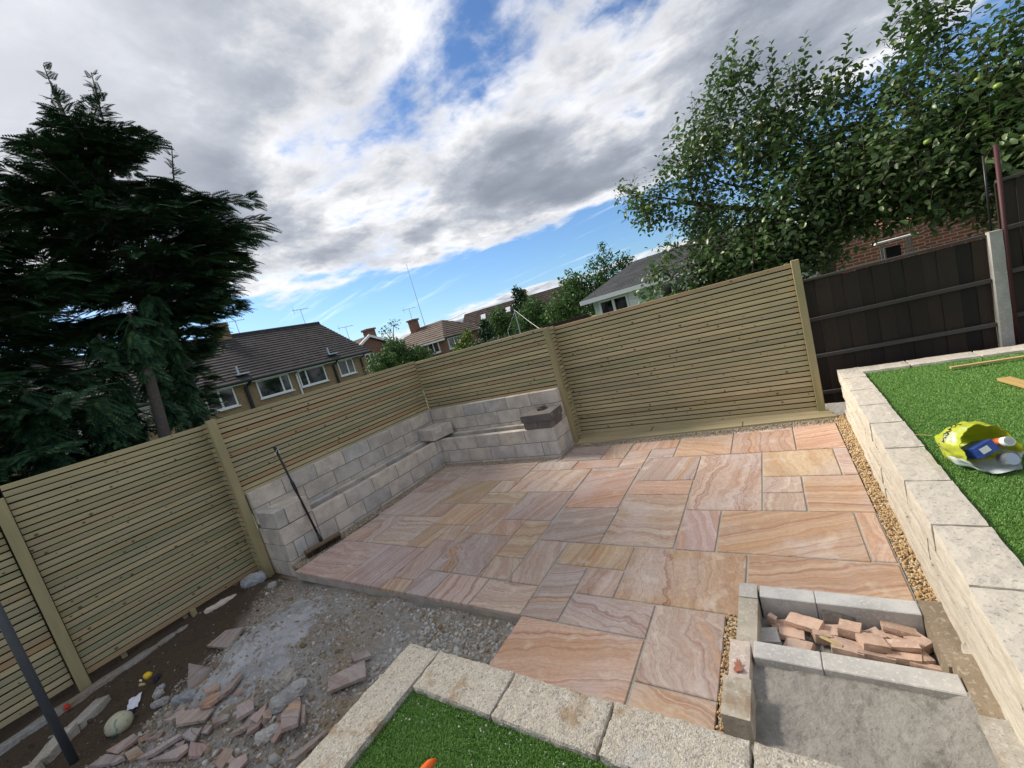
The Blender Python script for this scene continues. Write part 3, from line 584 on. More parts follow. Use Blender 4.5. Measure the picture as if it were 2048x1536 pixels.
# charcoal capped corner with a round planting hole
for a, b in ((-3.19, -2.965), (-2.961, -2.735)): box('dark_block', (a, 4.755, 0.449), (b, 5.10, 0.553), M['darkblock'], bench, 0.004)
def holed(x0, x1, y0, y1, z0, z1, cx, cy, r, n=24):
    A = sorted(set([2 * math.pi * k / n for k in range(n)] + [math.atan2(y - cy, x - cx) % (2 * math.pi) for x in (x0, x1) for y in (y0, y1)])); V = []; F = []; m = len(A)
    for z in (z1, z0):
        for a in A:
            c, s = math.cos(a), math.sin(a); V.append((cx + r * c, cy + r * s, z))
            t = min(((x1 if c > 0 else x0) - cx) / c if abs(c) > 1e-9 else 1e9, ((y1 if s > 0 else y0) - cy) / s if abs(s) > 1e-9 else 1e9); V.append((cx + t * c, cy + t * s, z))
    for i in range(m):
        j = (i + 1) % m
        F += [[2 * i, 2 * i + 1, 2 * j + 1, 2 * j], [2 * m + 2 * j, 2 * m + 2 * j + 1, 2 * m + 2 * i + 1, 2 * m + 2 * i], [2 * i, 2 * j, 2 * m + 2 * j, 2 * m + 2 * i], [2 * i + 1, 2 * m + 2 * i + 1, 2 * m + 2 * j + 1, 2 * j + 1]]
    return V, F
obj('dark_cap', *holed(-3.20, -2.715, 4.73, 5.125, 0.557, 0.66, -2.97, 5.02, 0.085), M['darkblock'], bench)
tw = []
for k in range(26):
    a = R0.uniform(0, 6.28); r = R0.uniform(0, .07); x, y = -2.97 + r * math.cos(a), 5.02 + r * math.sin(a)
    tw.append(tube([(x, y, .60), (x + R0.uniform(-.05, .05), y + R0.uniform(-.05, .05), .66 + R0.uniform(.01, .05)), (x + R0.uniform(-.09, .09), y + R0.uniform(-.06, .06), .665 + R0.uniform(.0, .04))], .0035, 4))
tag(obj('dead_plant', *merge(*tw), M['bark']), 'small tuft of dead twigs in the round hole of the dark cap', 'plant')
# loose blocks over the inner corner
st = empty('block_stack', (-5.12, 4.88, 0.45), 'loose stack of four flat concrete blocks over the bench corner', 'blocks', None)
ca, sa = math.cos(rad(-12)), math.sin(rad(-12))
for lz in (0.465, 0.562):
    for q in (-1, 1):
        ox, oy = (q * .108, 0) if lz < .5 else (0, q * .108)
        sx, sy = (.213, .43) if lz < .5 else (.43, .213)
        cx, cy = -5.10 + ox * ca - oy * sa, 4.90 + ox * sa + oy * ca
        box('flat_block', (cx - sx / 2, cy - sy / 2, lz), (cx + sx / 2, cy + sy / 2, lz + .096), M['block'], st, .004, (0, 0, rad(-12)))

# ------------------------------------------------------------------ decking
dk = empty('decking', (-1.2, 5.45, 0), 'narrow tapered strip of pale decking boards under the wide slatted fence', 'decking')
dfr = lambda x: 5.165 + (x + 2.75) * 0.0665
dmd = lambda x: 5.40 + (x + 2.75) * 0.028
for lo, hi, xa, xb in ((lambda x: dmd(x) + .003, lambda x: 5.612, -2.735, .40), (dfr, lambda x: dmd(x) - .003, -2.66, .415)):
    Vd = [(xa, lo(xa), 0), (xb, lo(xb), 0), (xb - .03, hi(xb), 0), (xa, hi(xa), 0)]; cxx = sum(p[0] for p in Vd) / 4; cyy = sum(p[1] for p in Vd) / 4
    Vd = [(p[0] - cxx, p[1] - cyy, z) for z in (-.012, .012) for p in Vd]
    obj('deck_board', Vd, [[3, 2, 1, 0], [4, 5, 6, 7], [0, 1, 5, 4], [1, 2, 6, 5], [2, 3, 7, 6], [3, 0, 4, 7]], M['deck'], dk, (cxx, cyy, 0.016))

# ------------------------------------------------------------------ dark close-board fence and concrete post
def dark_panel(label, x0, x1, z0, z1, rails, rl=0.04):
    r = empty('board_fence', (x0, 5.76, z0), label, 'fence', 'dark stained fence panels')
    x = x0; nb = 0
    while x < x1 - .02:
        w = min(.122, x1 - x); nb += 1
        beam('board', (x + w / 2, 5.765 + .011 * (nb % 2), z0), (x + w / 2, 5.765 + .011 * (nb % 2), z1 - .02 + R0.uniform(-.006, .006)), w + .014, .012 + .004 * (nb % 2), M['darkwood'], r, .002, up=(0, 1, 0)); x += w
    for z in rails: beam('rail', (x0, 5.735, z), (x1, 5.735, z + (x1 - x0) * .025), .035, rl, M['rail'], r)
    beam('capping', (x0, 5.76, z1), (x1, 5.76, z1 + (x1 - x0) * .005), .05, .028, M['rail'], r)
dark_panel('dark brown close-board fence panel between timber post and concrete post', 0.34, 1.765, 0.05, 1.525, (0.20, 0.64, 1.07))
dark_panel('taller dark fence panel at the right edge behind the red pole', 1.875, 3.2, 0.30, 1.99, (0.735, 1.155, 1.555))
cp = obj('concrete_post', *rough_block(.085, .085, 1.62, .002, 8, 14), M['greyconcrete'], None, (1.815, 5.72, 0.75)); tag(cp, 'pale grey concrete fence post between the dark panels', 'post')
V, F = tube([(1.872, 5.69, 0.35), (1.876, 5.69, 2.30)], .017, 10); tag(obj('steel_pole', V, F, M['rust'], smooth=True), 'thin red oxide steel pole beside the concrete post', 'pole')
V, F = tube([(1.825, 5.80, 1.5), (1.828, 5.80, 2.25)], .009, 8); tag(obj('black_pole', V, F, M['black'], smooth=True), 'thin black pole behind the concrete post', 'pole')

# ------------------------------------------------------------------ right retaining wall, upper lawn
WX = lambda y: 0.458 + (y - 2.5) * 0.0137
rw = obj('retaining_wall', [(WX(-2) + .02, -2, -.3), (WX(5.3) + .02, 5.3, -.3), (WX(5.3) + .16, 5.3, -.3), (WX(-2) + .16, -2, -.3), (WX(-2) + .02, -2, .40), (WX(5.3) + .02, 5.3, .40), (WX(5.3) + .16, 5.3, .40), (WX(-2) + .16, -2, .40)], raw_box((0, 0, 0), (1, 1, 1))[1], M['mortar'])
tag(rw, 'long low buff stone retaining wall with grey weathered coping on the right', 'wall')
js = [5.54, 5.13, 4.68, 4.22, 3.78, 3.30, 2.83, 2.38, 1.95, 1.50, 1.05, .6, .1]
for i, (a, b) in enumerate(zip(js[1:], js[:-1])):
    y = (a + b) / 2
    V, F = rough_block(.192, b - a - .006, .15, .006, i + 3, 10, 14); obj('coping_stone', V, F, M['buff'], rw, (WX(y) + .094 + R0.uniform(-.004, .004), y, .425), (0, 0, -.0137))
for r_ in range(3):
    y = 5.4 - (r_ % 2) * .12
    while y > -.2:
        L = R0.uniform(.28, .5); z1 = .345 - r_ * .13
        V, F = rough_block(.07, L - .006, .124, .0045, int(y * 100) + r_, 9, 13); obj('wall_stone', V, F, M['buff'], rw, (WX(y - L / 2) + .034 + R0.uniform(-.006, .006), y - L / 2, z1 - .062)); y -= L
bw = obj('edging_wall', *raw_box((.68, 5.34, -.2), (3.2, 5.52, .38)), M['mortar']); tag(bw, 'pale stone edging at the back of the upper lawn before the dark fence', 'wall')
x = .655
for i in range(6):
    L = R0.uniform(.38, .48); V, F = rough_block(L - .008, .215, .13, .006, 40 + i, 8, 13); obj('coping_stone', V, F, M['buff'], bw, (x + L / 2, 5.425, .435)); x += L
V = [(WX(-1) + .17, -1, .47), (3.4, -1, .47), (3.4, 5.35, .47), (WX(5.35) + .17, 5.35, .47)]
V = V + [(p[0], p[1], .1) for p in V]
ul = obj('upper_lawn', V, [[0, 1, 2, 3], [4, 7, 6, 5], [0, 4, 5, 1], [1, 5, 6, 2], [2, 6, 7, 3], [3, 7, 4, 0]], M['turfbase']); tag(ul, kind='structure')

# ------------------------------------------------------------------ front wall and lower lawn
fw = obj('garden_wall', *merge(raw_box((-1.90, .98, -.3), (.44, 1.16, .33)), raw_box((-1.90, -1.2, -.3), (-1.70, .979, .33))), M['mortar']); tag(fw, 'low pale aggregate stone wall round the front lawn corner', 'wall')
def cope(a, b, seed, rot=0): 
    sx, sy = b[0] - a[0], b[1] - a[1]; V, F = rough_block(sx, sy, .095, .0060, seed, 28, 24)
    obj('coping_stone', V, F, M['aggregate'], fw, ((a[0] + b[0]) / 2, (a[1] + b[1]) / 2, .375 + R0.uniform(-.003, .003)), (0, 0, rot))
cope((-1.895, .40), (-1.672, 1.172), 1)
for i, (a, b) in enumerate(((-1.668, -1.20), (-1.196, -.735), (-.727, -.27), (-.262, .19), (.196, .46))): cope((a, .965), (b, 1.175), 60 + i)
for i, (a, b) in enumerate(((-.05, .394), (-.50, -.056), (-.95, -.506))): cope((-1.89, a), (-1.672, b), 80 + i)
ll = obj('lower_lawn', *raw_box((-1.69, -1.4, 0.0), (.45, .98, .385)), M['turfbase']); tag(ll, kind='structure')

# ------------------------------------------------------------------ step kerbs, sand bed
def kerb(name, a, b, mat, label, seed, amp=.003, cuts=8):
    V, F = rough_block(b[0] - a[0], b[1] - a[1], b[2] - a[2], amp, seed, cuts, 11)
    o = obj(name, V, F, mat, None, [(a[i] + b[i]) / 2 for i in range(3)]); tag(o, label, 'kerb', 'kerbs of the unfinished steps'); return o
def kblock(a, b, label): o = box('kerb_block', a, b, M['blockgrey'], None, .004); tag(o, label, 'block', 'grey blocks of the unfinished steps')
kblock((-.312, 2.332, -.17), (-.0485, 2.43, .04), 'short grey block of the far riser beside the stained left kerb')
kblock((-.046, 2.334, -.17), (.372, 2.432, .04), 'long grey block of the far riser above the brick pit')
kblock((-.318, 1.79, -.07), (-.0575, 1.888, .145), 'short grey block of the near riser beside the pink kerb')
kblock((-.055, 1.794, -.07), (.378, 1.89, .145), 'long grey block of the near riser before the sand bed')
kerb('kerb_stone', (-.418, 2.30, -.15), (-.32, 2.425, .052), M['oldconcrete'], 'small stained concrete kerb end at the far left of the steps', 11)
kerb('kerb_stone', (-.416, 1.885, -.15), (-.318, 2.296, .05), M['oldconcrete'], 'stained grey kerb stone left of the brick pit', 12)
kerb('kerb_stone', (-.42, 1.625, -.1), (-.328, 1.872, .15), M['pinkkerb'], 'pale pink kerb stone with a fallen red leaf', 13, .005)
kerb('kerb_stone', (-.424, 1.43, .07), (-.315, 1.62, .19), M['oldconcrete'], 'grey concrete kerb on top, left of the sand bed', 14)
kerb('kerb_stone', (-.42, 1.20, -.15), (-.318, 1.44, .068), M['greyconcrete'], 'low grey kerb under the front wall, left of the sand', 15)
kerb('kerb_stone', (.375, 2.02, -.15), (.462, 2.43, .052), M['brownkerb'], 'brown stained kerb stone right of the brick pit', 16, .004)
kerb('kerb_stone', (.382, 1.71, -.1), (.458, 2.0, .15), M['brownkerb'], 'mossy brown kerb stone right of the near riser', 17, .004)
kerb('kerb_stone', (.372, 1.19, -.1), (.452, 1.705, .165), M['oldconcrete'], 'long grey kerb stone between sand bed and retaining wall', 18, .004)
V = []; F = []; n1, n2 = 130, 110
for j in range(n2 + 1):
    for i in range(n1 + 1):
        u, v = i / n1, j / n2; x = -.33 + .72 * u; y = 1.15 + .66 * v
        z = .088 + .018 * v ** 3 + .016 * u - .012 * smoothstep(.15, 0, u) + .012 * smoothstep(.85, 1, u) + .022 * mnoise.noise(Vector((x * 7, y * 7, 1))) * (.4 + u) + .010 * mnoise.noise(Vector((x * 16, y * 22, 2))) + .007 * mnoise.noise(Vector((x * 30, y * 70, 5))) + .005 * mnoise.noise(Vector((x * 110, y * 120, 8)))
        V.append((x, y, z))
for j in range(n2):
    for i in range(n1): a = j * (n1 + 1) + i; F.append((a, a + 1, a + n1 + 2, a + n1 + 1))
tag(fast_obj('sand_bed', V, F, M['sand'], smooth=True), kind='structure')
V = []; F = []
for j in range(21):
    for i in range(31):
        x = -.33 + .72 * i / 30; y = 1.87 + .48 * j / 20; V.append((x, y, -.105 + .02 * mnoise.noise(Vector((x * 12, y * 12, 4)))))
for j in range(20):
    for i in range(30): a = j * 31 + i; F.append((a, a + 1, a + 32, a + 31))
tag(fast_obj('pit_floor', V, F, M['sand'], smooth=True), kind='structure')

# ------------------------------------------------------------------ gravel strips (too many stones to count)
def strip(name, quads, dens, size, mat, z, seed, bed=True):
    rs = np.random.RandomState(seed); P = []; beds = []
    for (a, b, c, d) in quads:   # quad corners in plan, counter-clockwise
        a, b, c, d = map(np.array, (a, b, c, d)); area = abs(np.cross(b - a, d - a)) ; n = int(area * dens)
        u, v = rs.rand(n), rs.rand(n); q = (a[None] * ((1 - u) * (1 - v))[:, None] + b[None] * (u * (1 - v))[:, None] + c[None] * (u * v)[:, None] + d[None] * ((1 - u) * v)[:, None])
        P.append(np.c_[q, z + rs.uniform(-.012, .006, n)]); beds.append(([(*p, z - .012) for p in (a, b, c, d)], [[0, 1, 2, 3]]))
    P = np.concatenate(P); s = rs.uniform(.7, 1.25, len(P)) * size
    root = pebbles(name, P, s, mat, seed); tag(root, kind='stuff')
    if bed: tag(obj(name + '_bed', *merge(*beds), M['earth']), kind='structure')
strip('gravel_strip', [((.388, 2.44), (WX(2.44) + .01, 2.44), (WX(5.5) + .01, 5.5), (.39, 5.45)), ((-.478, 1.45), (-.425, 1.45), (-.42, 2.205), (-.478, 2.205))], 15000, .0085, M['goldgravel'], .0, 3)
strip('fine_gravel', [((-4.95, 1.98), (-4.755, 1.98), (-4.83, 4.76), (-4.95, 4.76)), ((-4.85, 4.66), (-2.70, 4.99), (-2.70, 5.07), (-4.85, 4.77)), ((-4.85, 4.62), (-2.95, 4.62), (-2.7, 4.76), (-4.85, 4.76)), ((-2.74, 4.6), (-2.66, 4.75), (-2.66, 5.26), (-2.73, 5.26)), ((-2.70, 5.05), (-.6, 5.11), (-.6, 5.31), (-2.70, 5.17)), ((-.6, 5.13), (.40, 5.22), (.42, 5.375), (-.6, 5.31))], 9500, .0095, islands('brown_gravel', [(0.0, (0.26, 0.20, 0.14)), (0.4, (0.36, 0.30, 0.23)), (0.7, (0.44, 0.36, 0.26)), (0.9, (0.52, 0.47, 0.40)), (1.0, (0.2, 0.16, 0.12))]), -.004, 4)

# ------------------------------------------------------------------ artificial turf blades
def turf(name, poly, n, h, z, seed):
    rs = np.random.RandomState(seed); a, b, c, d = map(np.array, poly); u, v = rs.rand(n), rs.rand(n)
    q = a[None] * ((1 - u) * (1 - v))[:, None] + b[None] * (u * (1 - v))[:, None] + c[None] * (u * v)[:, None] + d[None] * ((1 - u) * v)[:, None]
    ang = rs.rand(n) * 6.283; w = rs.uniform(.0011, .002, n); hh = h * rs.uniform(.6, 1.15, n); lean = rs.uniform(.1, .9, n) * hh
    la = ang + rs.uniform(-1, 1, n) + 1.2; ca, sa = np.cos(ang) * w, np.sin(ang) * w; lx, ly = np.cos(la) * lean, np.sin(la) * lean
    z0 = np.full(n, z)
    V = np.stack([np.c_[q[:, 0] - ca, q[:, 1] - sa, z0], np.c_[q[:, 0] + ca, q[:, 1] + sa, z0], np.c_[q[:, 0] + lx * .4 + ca * .8, q[:, 1] + ly * .4 + sa * .8, z0 + hh * .65], np.c_[q[:, 0] + lx, q[:, 1] + ly, z0 + hh * (1 - .2 * lean / hh)], np.c_[q[:, 0] + lx * .4 - ca * .8, q[:, 1] + ly * .4 - sa * .8, z0 + hh * .65]], 1).reshape(-1, 3)
    i = np.arange(n) * 5; F = np.concatenate([np.c_[i, i + 1, i + 2], np.c_[i, i + 2, i + 4], np.c_[i + 4, i + 2, i + 3]])
    tag(fast_obj(name, V, F, M['turf']), 'short green artificial turf', 'turf', None, 'stuff')
turf('turf_grass', ((-1.685, .15), (-.45, .15), (-.45, .972), (-1.685, .972)), 110000, .015, .384, 7)
turf('turf_pile', ((.625, 1.7), (1.35, 1.7), (2.3, 5.33), (.70, 5.33)), 190000, .014, .468, 8)
rs = np.random.RandomState(2)
P = np.c_[rs.uniform(-1.66, -.6, 70), .965 - np.abs(rs.normal(0, .10, 70)), np.full(70, .408)]
pebbles('white_chips', P, rs.uniform(.002, .005, 70), M['chips'], 5); tag(bpy.data.objects['white_chips'], kind='stuff')
V, F = tube([(-1.335, .60, .425), (-1.32, .66, .435), (-1.305, .72, .437), (-1.296, .745, .432)], [.017, .018, .016, .006], 12); tag(obj('tool_handle', V, F, M['orange'], smooth=True), 'rounded tip of an orange plastic handle on the front lawn', 'handle')

# ------------------------------------------------------------------ rubble stones
rs = np.random.RandomState(11)
def scatter(n, fx, fy, keep, size, seed):
    r_ = np.random.RandomState(seed); out = []
    while len(out) < n:
        x, y = fx(r_), fy(r_)
        if keep(x, y): out.append((x, y, gz(x, y) - .002))
    return np.array(out), r_.lognormal(0, .38, n) * size
inwall = lambda x, y: not (x > -1.92 and y < 1.2) and not (x > -5.0 and y > 1.9)
P, s = scatter(11000, lambda r: r.uniform(-5.7, -1.75), lambda r: r.uniform(.0, 1.93), lambda x, y: inwall(x, y) and (-x - y * .55) < 4.15 + .3 * mnoise.noise(Vector((x * 2, y * 2, 7))) and mnoise.noise(Vector((x * 1.7, y * 1.7, 1))) > -.45, .0085, 21)
pebbles('rubble_stones', P, s, M['rubble'], 6); tag(bpy.data.objects['rubble_stones'], 'loose grey and brown rubble stones on bare ground', 'rubble', None, 'stuff')
P, s = scatter(1500, lambda r: r.uniform(-4.6, -1.9), lambda r: r.uniform(.1, 1.92), lambda x, y: inwall(x, y) and (-x - y * .55) < 4.0 and mnoise.noise(Vector((x * 2.3, y * 2.3, 12))) > .02, .0125, 26)
pebbles('mixed_hardcore', P, s, M['rubble'], 17); tag(bpy.data.objects['mixed_hardcore'], 'patches of larger mixed stones on the rubble ground', 'rubble', None, 'stuff')
P, s = scatter(900, lambda r: r.normal(-2.15, .34), lambda r: r.normal(1.55, .17), lambda x, y: inwall(x, y) and x > -2.9 and y < 1.9, .014, 22)
pebbles('pale_hardcore', P, s, M['chips'], 7); tag(bpy.data.objects['pale_hardcore'], 'pale crushed stone chippings beside the patio edge', 'chippings', None, 'stuff')
P, s = scatter(700, lambda r: r.uniform(-4.4, -2.3), lambda r: r.uniform(-.1, 1.0), lambda x, y: inwall(x, y) and y < 1.35 + .33 * (x + 2.3), .016, 23)
pebbles('coarse_rubble', P, s, M['rubble'], 8); tag(bpy.data.objects['coarse_rubble'], 'coarse lumps of rubble among the slab offcuts', 'rubble', None, 'stuff')
P, s = scatter(900, lambda r: r.uniform(-5.7, -4.0), lambda r: r.uniform(-.3, 1.7), lambda x, y: (-x - y * .55) > 3.9, .009, 24)
pebbles('soil_clods', P, s, islands('soil_clod', [(0.0, (0.05, 0.037, 0.026)), (0.6, (0.10, 0.075, 0.053)), (0.9, (0.16, 0.13, 0.10)), (1.0, (0.34, 0.33, 0.32))]), 9); tag(bpy.data.objects['soil_clods'], 'dark clods of soil in the trench', 'soil', None, 'stuff')
# crust of hardened cement
V = []; F = []; nu, nv = 110, 80
for j in range(nv + 1):
    for i in range(nu + 1):
        u = -1 + 2 * i / nu; v = -1 + 2 * j / nv
        x = -3.93 + u * .64 * .55 + v * .46 * .835; y = 1.17 - u * .64 * .835 + v * .46 * .55
        rr = (abs(u) ** 2.4 + abs(v) ** 2.4) + .55 * mnoise.noise(Vector((x * 3.3, y * 3.3, 9))) + .4 * mnoise.noise(Vector((x * 11, y * 11, 2)))
        V.append((x, y, gz(x, y) + .020 * (1 - smoothstep(.55, .95, rr)) - .012 + .016 * mnoise.noise(Vector((x * 6, y * 6, 3))) + .010 * mnoise.noise(Vector((x * 17, y * 17, 3))) + .006 * mnoise.noise(Vector((x * 45, y * 45, 6))) - .03 * smoothstep(.8, 1.1, rr)))
for j in range(nv):
    for i in range(nu): a = j * (nu + 1) + i; F.append((a, a + 1, a + nu + 2, a + nu + 1))
tag(fast_obj('cement_spill', V, F, M['cement'], smooth=True), 'spill of hardened pale grey cement on the rubble', 'cement')
def lump(name, x, y, sx, sy, sz, mat, label, seed, rz=0, group=None, cat='stone'):
    V, F = rough_block(sx, sy, sz, min(sx, sy, sz) * .22, seed, 9, 7 / max(sx, sy, sz))
    for k, v in enumerate(V): V[k] = Vector((v.x * (1 - .25 * (2 * abs(v.y) / sy) ** 2), v.y * (1 - .2 * (2 * abs(v.x) / sx) ** 2), v.z * (1 - .2 * (2 * abs(v.x) / sx) ** 2)))
    o = obj(name, V, F, mat, None, (x, y, gz(x, y) + sz * .28), (R0.uniform(-.2, .2), R0.uniform(-.2, .2), rz)); tag(o, label, cat, group)
lump('stone_lump', -5.09, 1.80, .11, .07, .06, M['chips'], 'small white stone at the foot of the bench end post', 31, .4)
lump('stone_lump', -5.35, 1.74, .26, .16, .10, M['cement'], 'grey cement lump under the slatted fence return', 32, .9)
lump('stone_lump', -5.55, 1.45, .34, .09, .06, M['pinkkerb'], 'pale broken kerb piece under the left slatted fence', 33, 1.4)
lump('stone_lump', -2.99, .92, .13, .24, .09, M['cement'], 'large wedge of grey rock among the slab offcuts', 34, -.45)
lump('stone_lump', -3.12, .98, .17, .14, .10, M['oldconcrete'], 'mossy rounded rock beside the cement spill', 35, .3)
lump('stone_lump', -2.93, .74, .09, .16, .06, M['blockgrey'], 'small blue grey stone before the offcut heap', 36, -.5)
for k, (x, y, c) in enumerate(((-4.79, .655, 'upper'), (-4.72, .62, 'middle'))): lump('stone_lump', x, y, .085, .065, .05, M['cement'], 'rounded grey stone in the trench, %s of the pair' % c, 37 + k, .5)
lump('stone_lump', -4.55, .59, .16, .07, .05, M['cement'], 'flat grey stone below the rounded pair in the trench', 40, .6)
lump('stone_lump', -4.14, .66, .22, .08, .07, M['cement'], 'long grey stone at the toe of the cement spill', 41, .5)
# path of old concrete edging in the trench
for k, (a, b) in enumerate((((-5.29, .40), (-5.11, .17)), ((-5.10, .16), (-4.86, -.04)), ((-4.85, -.05), (-4.6, -.30)))):
    L = math.dist(a, b); V, F = rough_block(L - .01, .12, .10, .006, 50 + k, 8, 12); cx, cy = (a[0] + b[0]) / 2, (a[1] + b[1]) / 2
    tag(obj('edging_kerb', V, F, M['oldconcrete'], None, (cx, cy, gz(cx, cy) + .015), (0, 0, math.atan2(b[1] - a[1], b[0] - a[0]))), ('far', 'middle', 'near')[k] + ' length of old concrete edging beside the grey pipe', 'kerb', 'old edging kerbs')
V, F = rough_block(.13, 3.6, .10, .012, 71, 40, 5); tag(obj('concrete_footing', V, F, M['earth'], None, (-5.62, .2, -.225), (0, 0, .03)), 'rough grey concrete footing strip under the left slatted fence', 'footing')

# ------------------------------------------------------------------ broken slab offcuts
OFF = [('large rectangular pink slab offcut beside the front wall', [(-2.86, 1.12), (-2.69, 1.305), (-2.56, 1.21), (-2.755, 1.045)], MA, .05, 'x'),
 ('small grey slab offcut behind the large pink offcut', [(-2.90, 1.325), (-2.795, 1.39), (-2.70, 1.36), (-2.79, 1.28)], GL, .02, ''),
 ('long narrow pink offcut leaning on the cement spill', [(-3.63, .735), (-3.72, .915), (-3.655, .905), (-3.60, .80)], MA, .05, ''),
 ('broad buff offcut at the left of the heap', [(-3.90, .55), (-3.63, .70), (-3.56, .615), (-3.755, .51)], BU, .03, ''),
 ('squarish pink offcut in the middle of the heap', [(-3.39, .75), (-3.36, .84), (-3.24, .79), (-3.265, .695)], MA, .05, ''),
 ('pointed orange offcut right of the squarish one', [(-3.165, .735), (-3.155, .845), (-3.10, .80), (-3.08, .74)], SA, .04, ''),
 ('tall upright pink offcut beside the grey rock', [(-2.89, .815), (-2.935, .955), (-2.85, .92), (-2.70, .815), (-2.765, .75)], MA, .07, ''),
 ('thin pink sliver beside the tall offcut', [(-2.845, .92), (-2.82, .93), (-2.70, .85), (-2.72, .835)], MA, .05, ''),
 ('long buff sliver below the squarish offcut', [(-3.235, .625), (-3.19, .725), (-3.14, .72), (-3.175, .66)], BU, .03, ''),
 ('pale grey offcut between the buff and squarish ones', [(-3.525, .64), (-3.42, .71), (-3.39, .685), (-3.44, .62)], GL, .04, ''),
 ('pink triangular offcut under the pointed one', [(-3.07, .665), (-3.13, .71), (-3.085, .775), (-3.05, .73)], MA, .03, ''),
 ('brown pointed offcut left of the tall one', [(-2.84, .705), (-2.885, .81), (-2.83, .785), (-2.81, .71)], SA, .03, ''),
 ('orange offcut at the bottom edge of the heap', [(-3.12, .50), (-3.155, .575), (-3.085, .595), (-3.02, .50)], ORG, .03, ''),
 ('small lilac offcut with sharp corners near the left end', [(-3.605, .495), (-3.615, .545), (-3.53, .575), (-3.47, .51)], GL, .05, ''),
 ('pale lilac offcut below the small sharp one', [(-3.70, .33), (-3.52, .49), (-3.47, .48), (-3.48, .415)], GL, .02, ''),
 ('long pale narrow offcut lying toward the trench', [(-3.81, .295), (-3.67, .495), (-3.63, .495), (-3.71, .355)], GL, .035, ''),
 ('flat grey slab at the left edge of the cement spill', [(-4.74, 1.02), (-4.745, 1.19), (-4.53, 1.265), (-4.385, 1.07)], GL, .04, ''),
 ('dark muddy slab in the hollow left of the cement', [(-4.60, .84), (-4.275, .90), (-4.045, .735), (-4.20, .69)], (.10, .08, .065), .0, ''),
 ('large dark pink offcut beside the trench', [(-4.29, .23), (-4.22, .37), (-4.13, .37), (-4.14, .26)], MA, .03, ''),
 ('square buff offcut beside the dark pink one', [(-4.045, .28), (-4.02, .34), (-3.89, .34), (-3.91, .275)], BU, .04, ''),
 ('pale pink offcut above the broad buff one', [(-3.98, .49), (-3.94, .61), (-3.90, .59), (-3.91, .52)], PB, .03, ''),
 ('grey flat offcut at the lower left of the heap', [(-4.30, .135), (-4.27, .22), (-4.07, .265), (-3.99, .27), (-4.055, .215)], GL, .02, ''),
 ('small pink offcut between trench and heap', [(-3.985, .38), (-3.93, .47), (-3.895, .43)], MA, .02, ''),
 ('long lilac offcut lying along the front wall', [(-2.60, .675), (-2.54, .88), (-2.515, .87), (-2.55, .70)], GL, .03, '')]
for k, (lab, pts, col, dz, _) in enumerate(OFF):
    V, F, (cx, cy) = shard(pts, .022, k); o = obj('slab_offcut', V, F, M['sandstone'], None, (cx, cy, gz(cx, cy) + dz * .7 + .010), (R0.uniform(-.1, .1), R0.uniform(-.1, .1), 0)); col = tuple(.45 * q + .55 * w for q, w in zip(col, (.48, .44, .43))); o.color = (col[0] * .72, col[1] * .72, col[2] * .72, 1)
    tag(o, lab, 'stone offcut', 'broken sandstone offcuts')
rs = np.random.RandomState(77); made = 0
while made < 46:
    x = rs.uniform(-4.1, -2.5); y = rs.uniform(-.05, .85)
    if y > 1.55 + .40 * (x + 2.0) + rs.normal(0, .1) or not inwall(x, y) or x + .42 * (1 - y) > -2.05: continue
    n = rs.randint(3, 6); a0 = rs.rand() * 6.28; L = rs.uniform(.03, .085); pts = [(x + L * rs.uniform(.7, 1.6) * math.cos(a0 + 6.283 * q / n) * .9, y + L * rs.uniform(.5, 1) * math.sin(a0 + 6.283 * q / n)) for q in range(n)]
    V, F, (cx, cy) = shard(pts, rs.uniform(.012, .03), made + 100); o = obj('slab_chip', V, F, M['sandstone'], None, (cx, cy, gz(cx, cy) + rs.uniform(.012, .035)), (rs.uniform(-.4, .4), rs.uniform(-.4, .4), 0))
    c = (MA, GL, PB, SA, GL)[made % 5]; o.color = (c[0] * .72, c[1] * .7, c[2] * .7, 1); q = min(range(len(OFF)), key=lambda i: math.dist((cx, cy), (sum(p[0] for p in OFF[i][1]) / len(OFF[i][1]), sum(p[1] for p in OFF[i][1]) / len(OFF[i][1])))); ln = OFF[q][0].replace(' offcut', ' one').split(' one')[0]
    tag(o, ('mauve', 'grey', 'pale', 'salmon', 'dull grey')[made % 5] + ' chip of sandstone near the ' + ln + ' offcut', 'stone chip', 'small sandstone chips'); made += 1

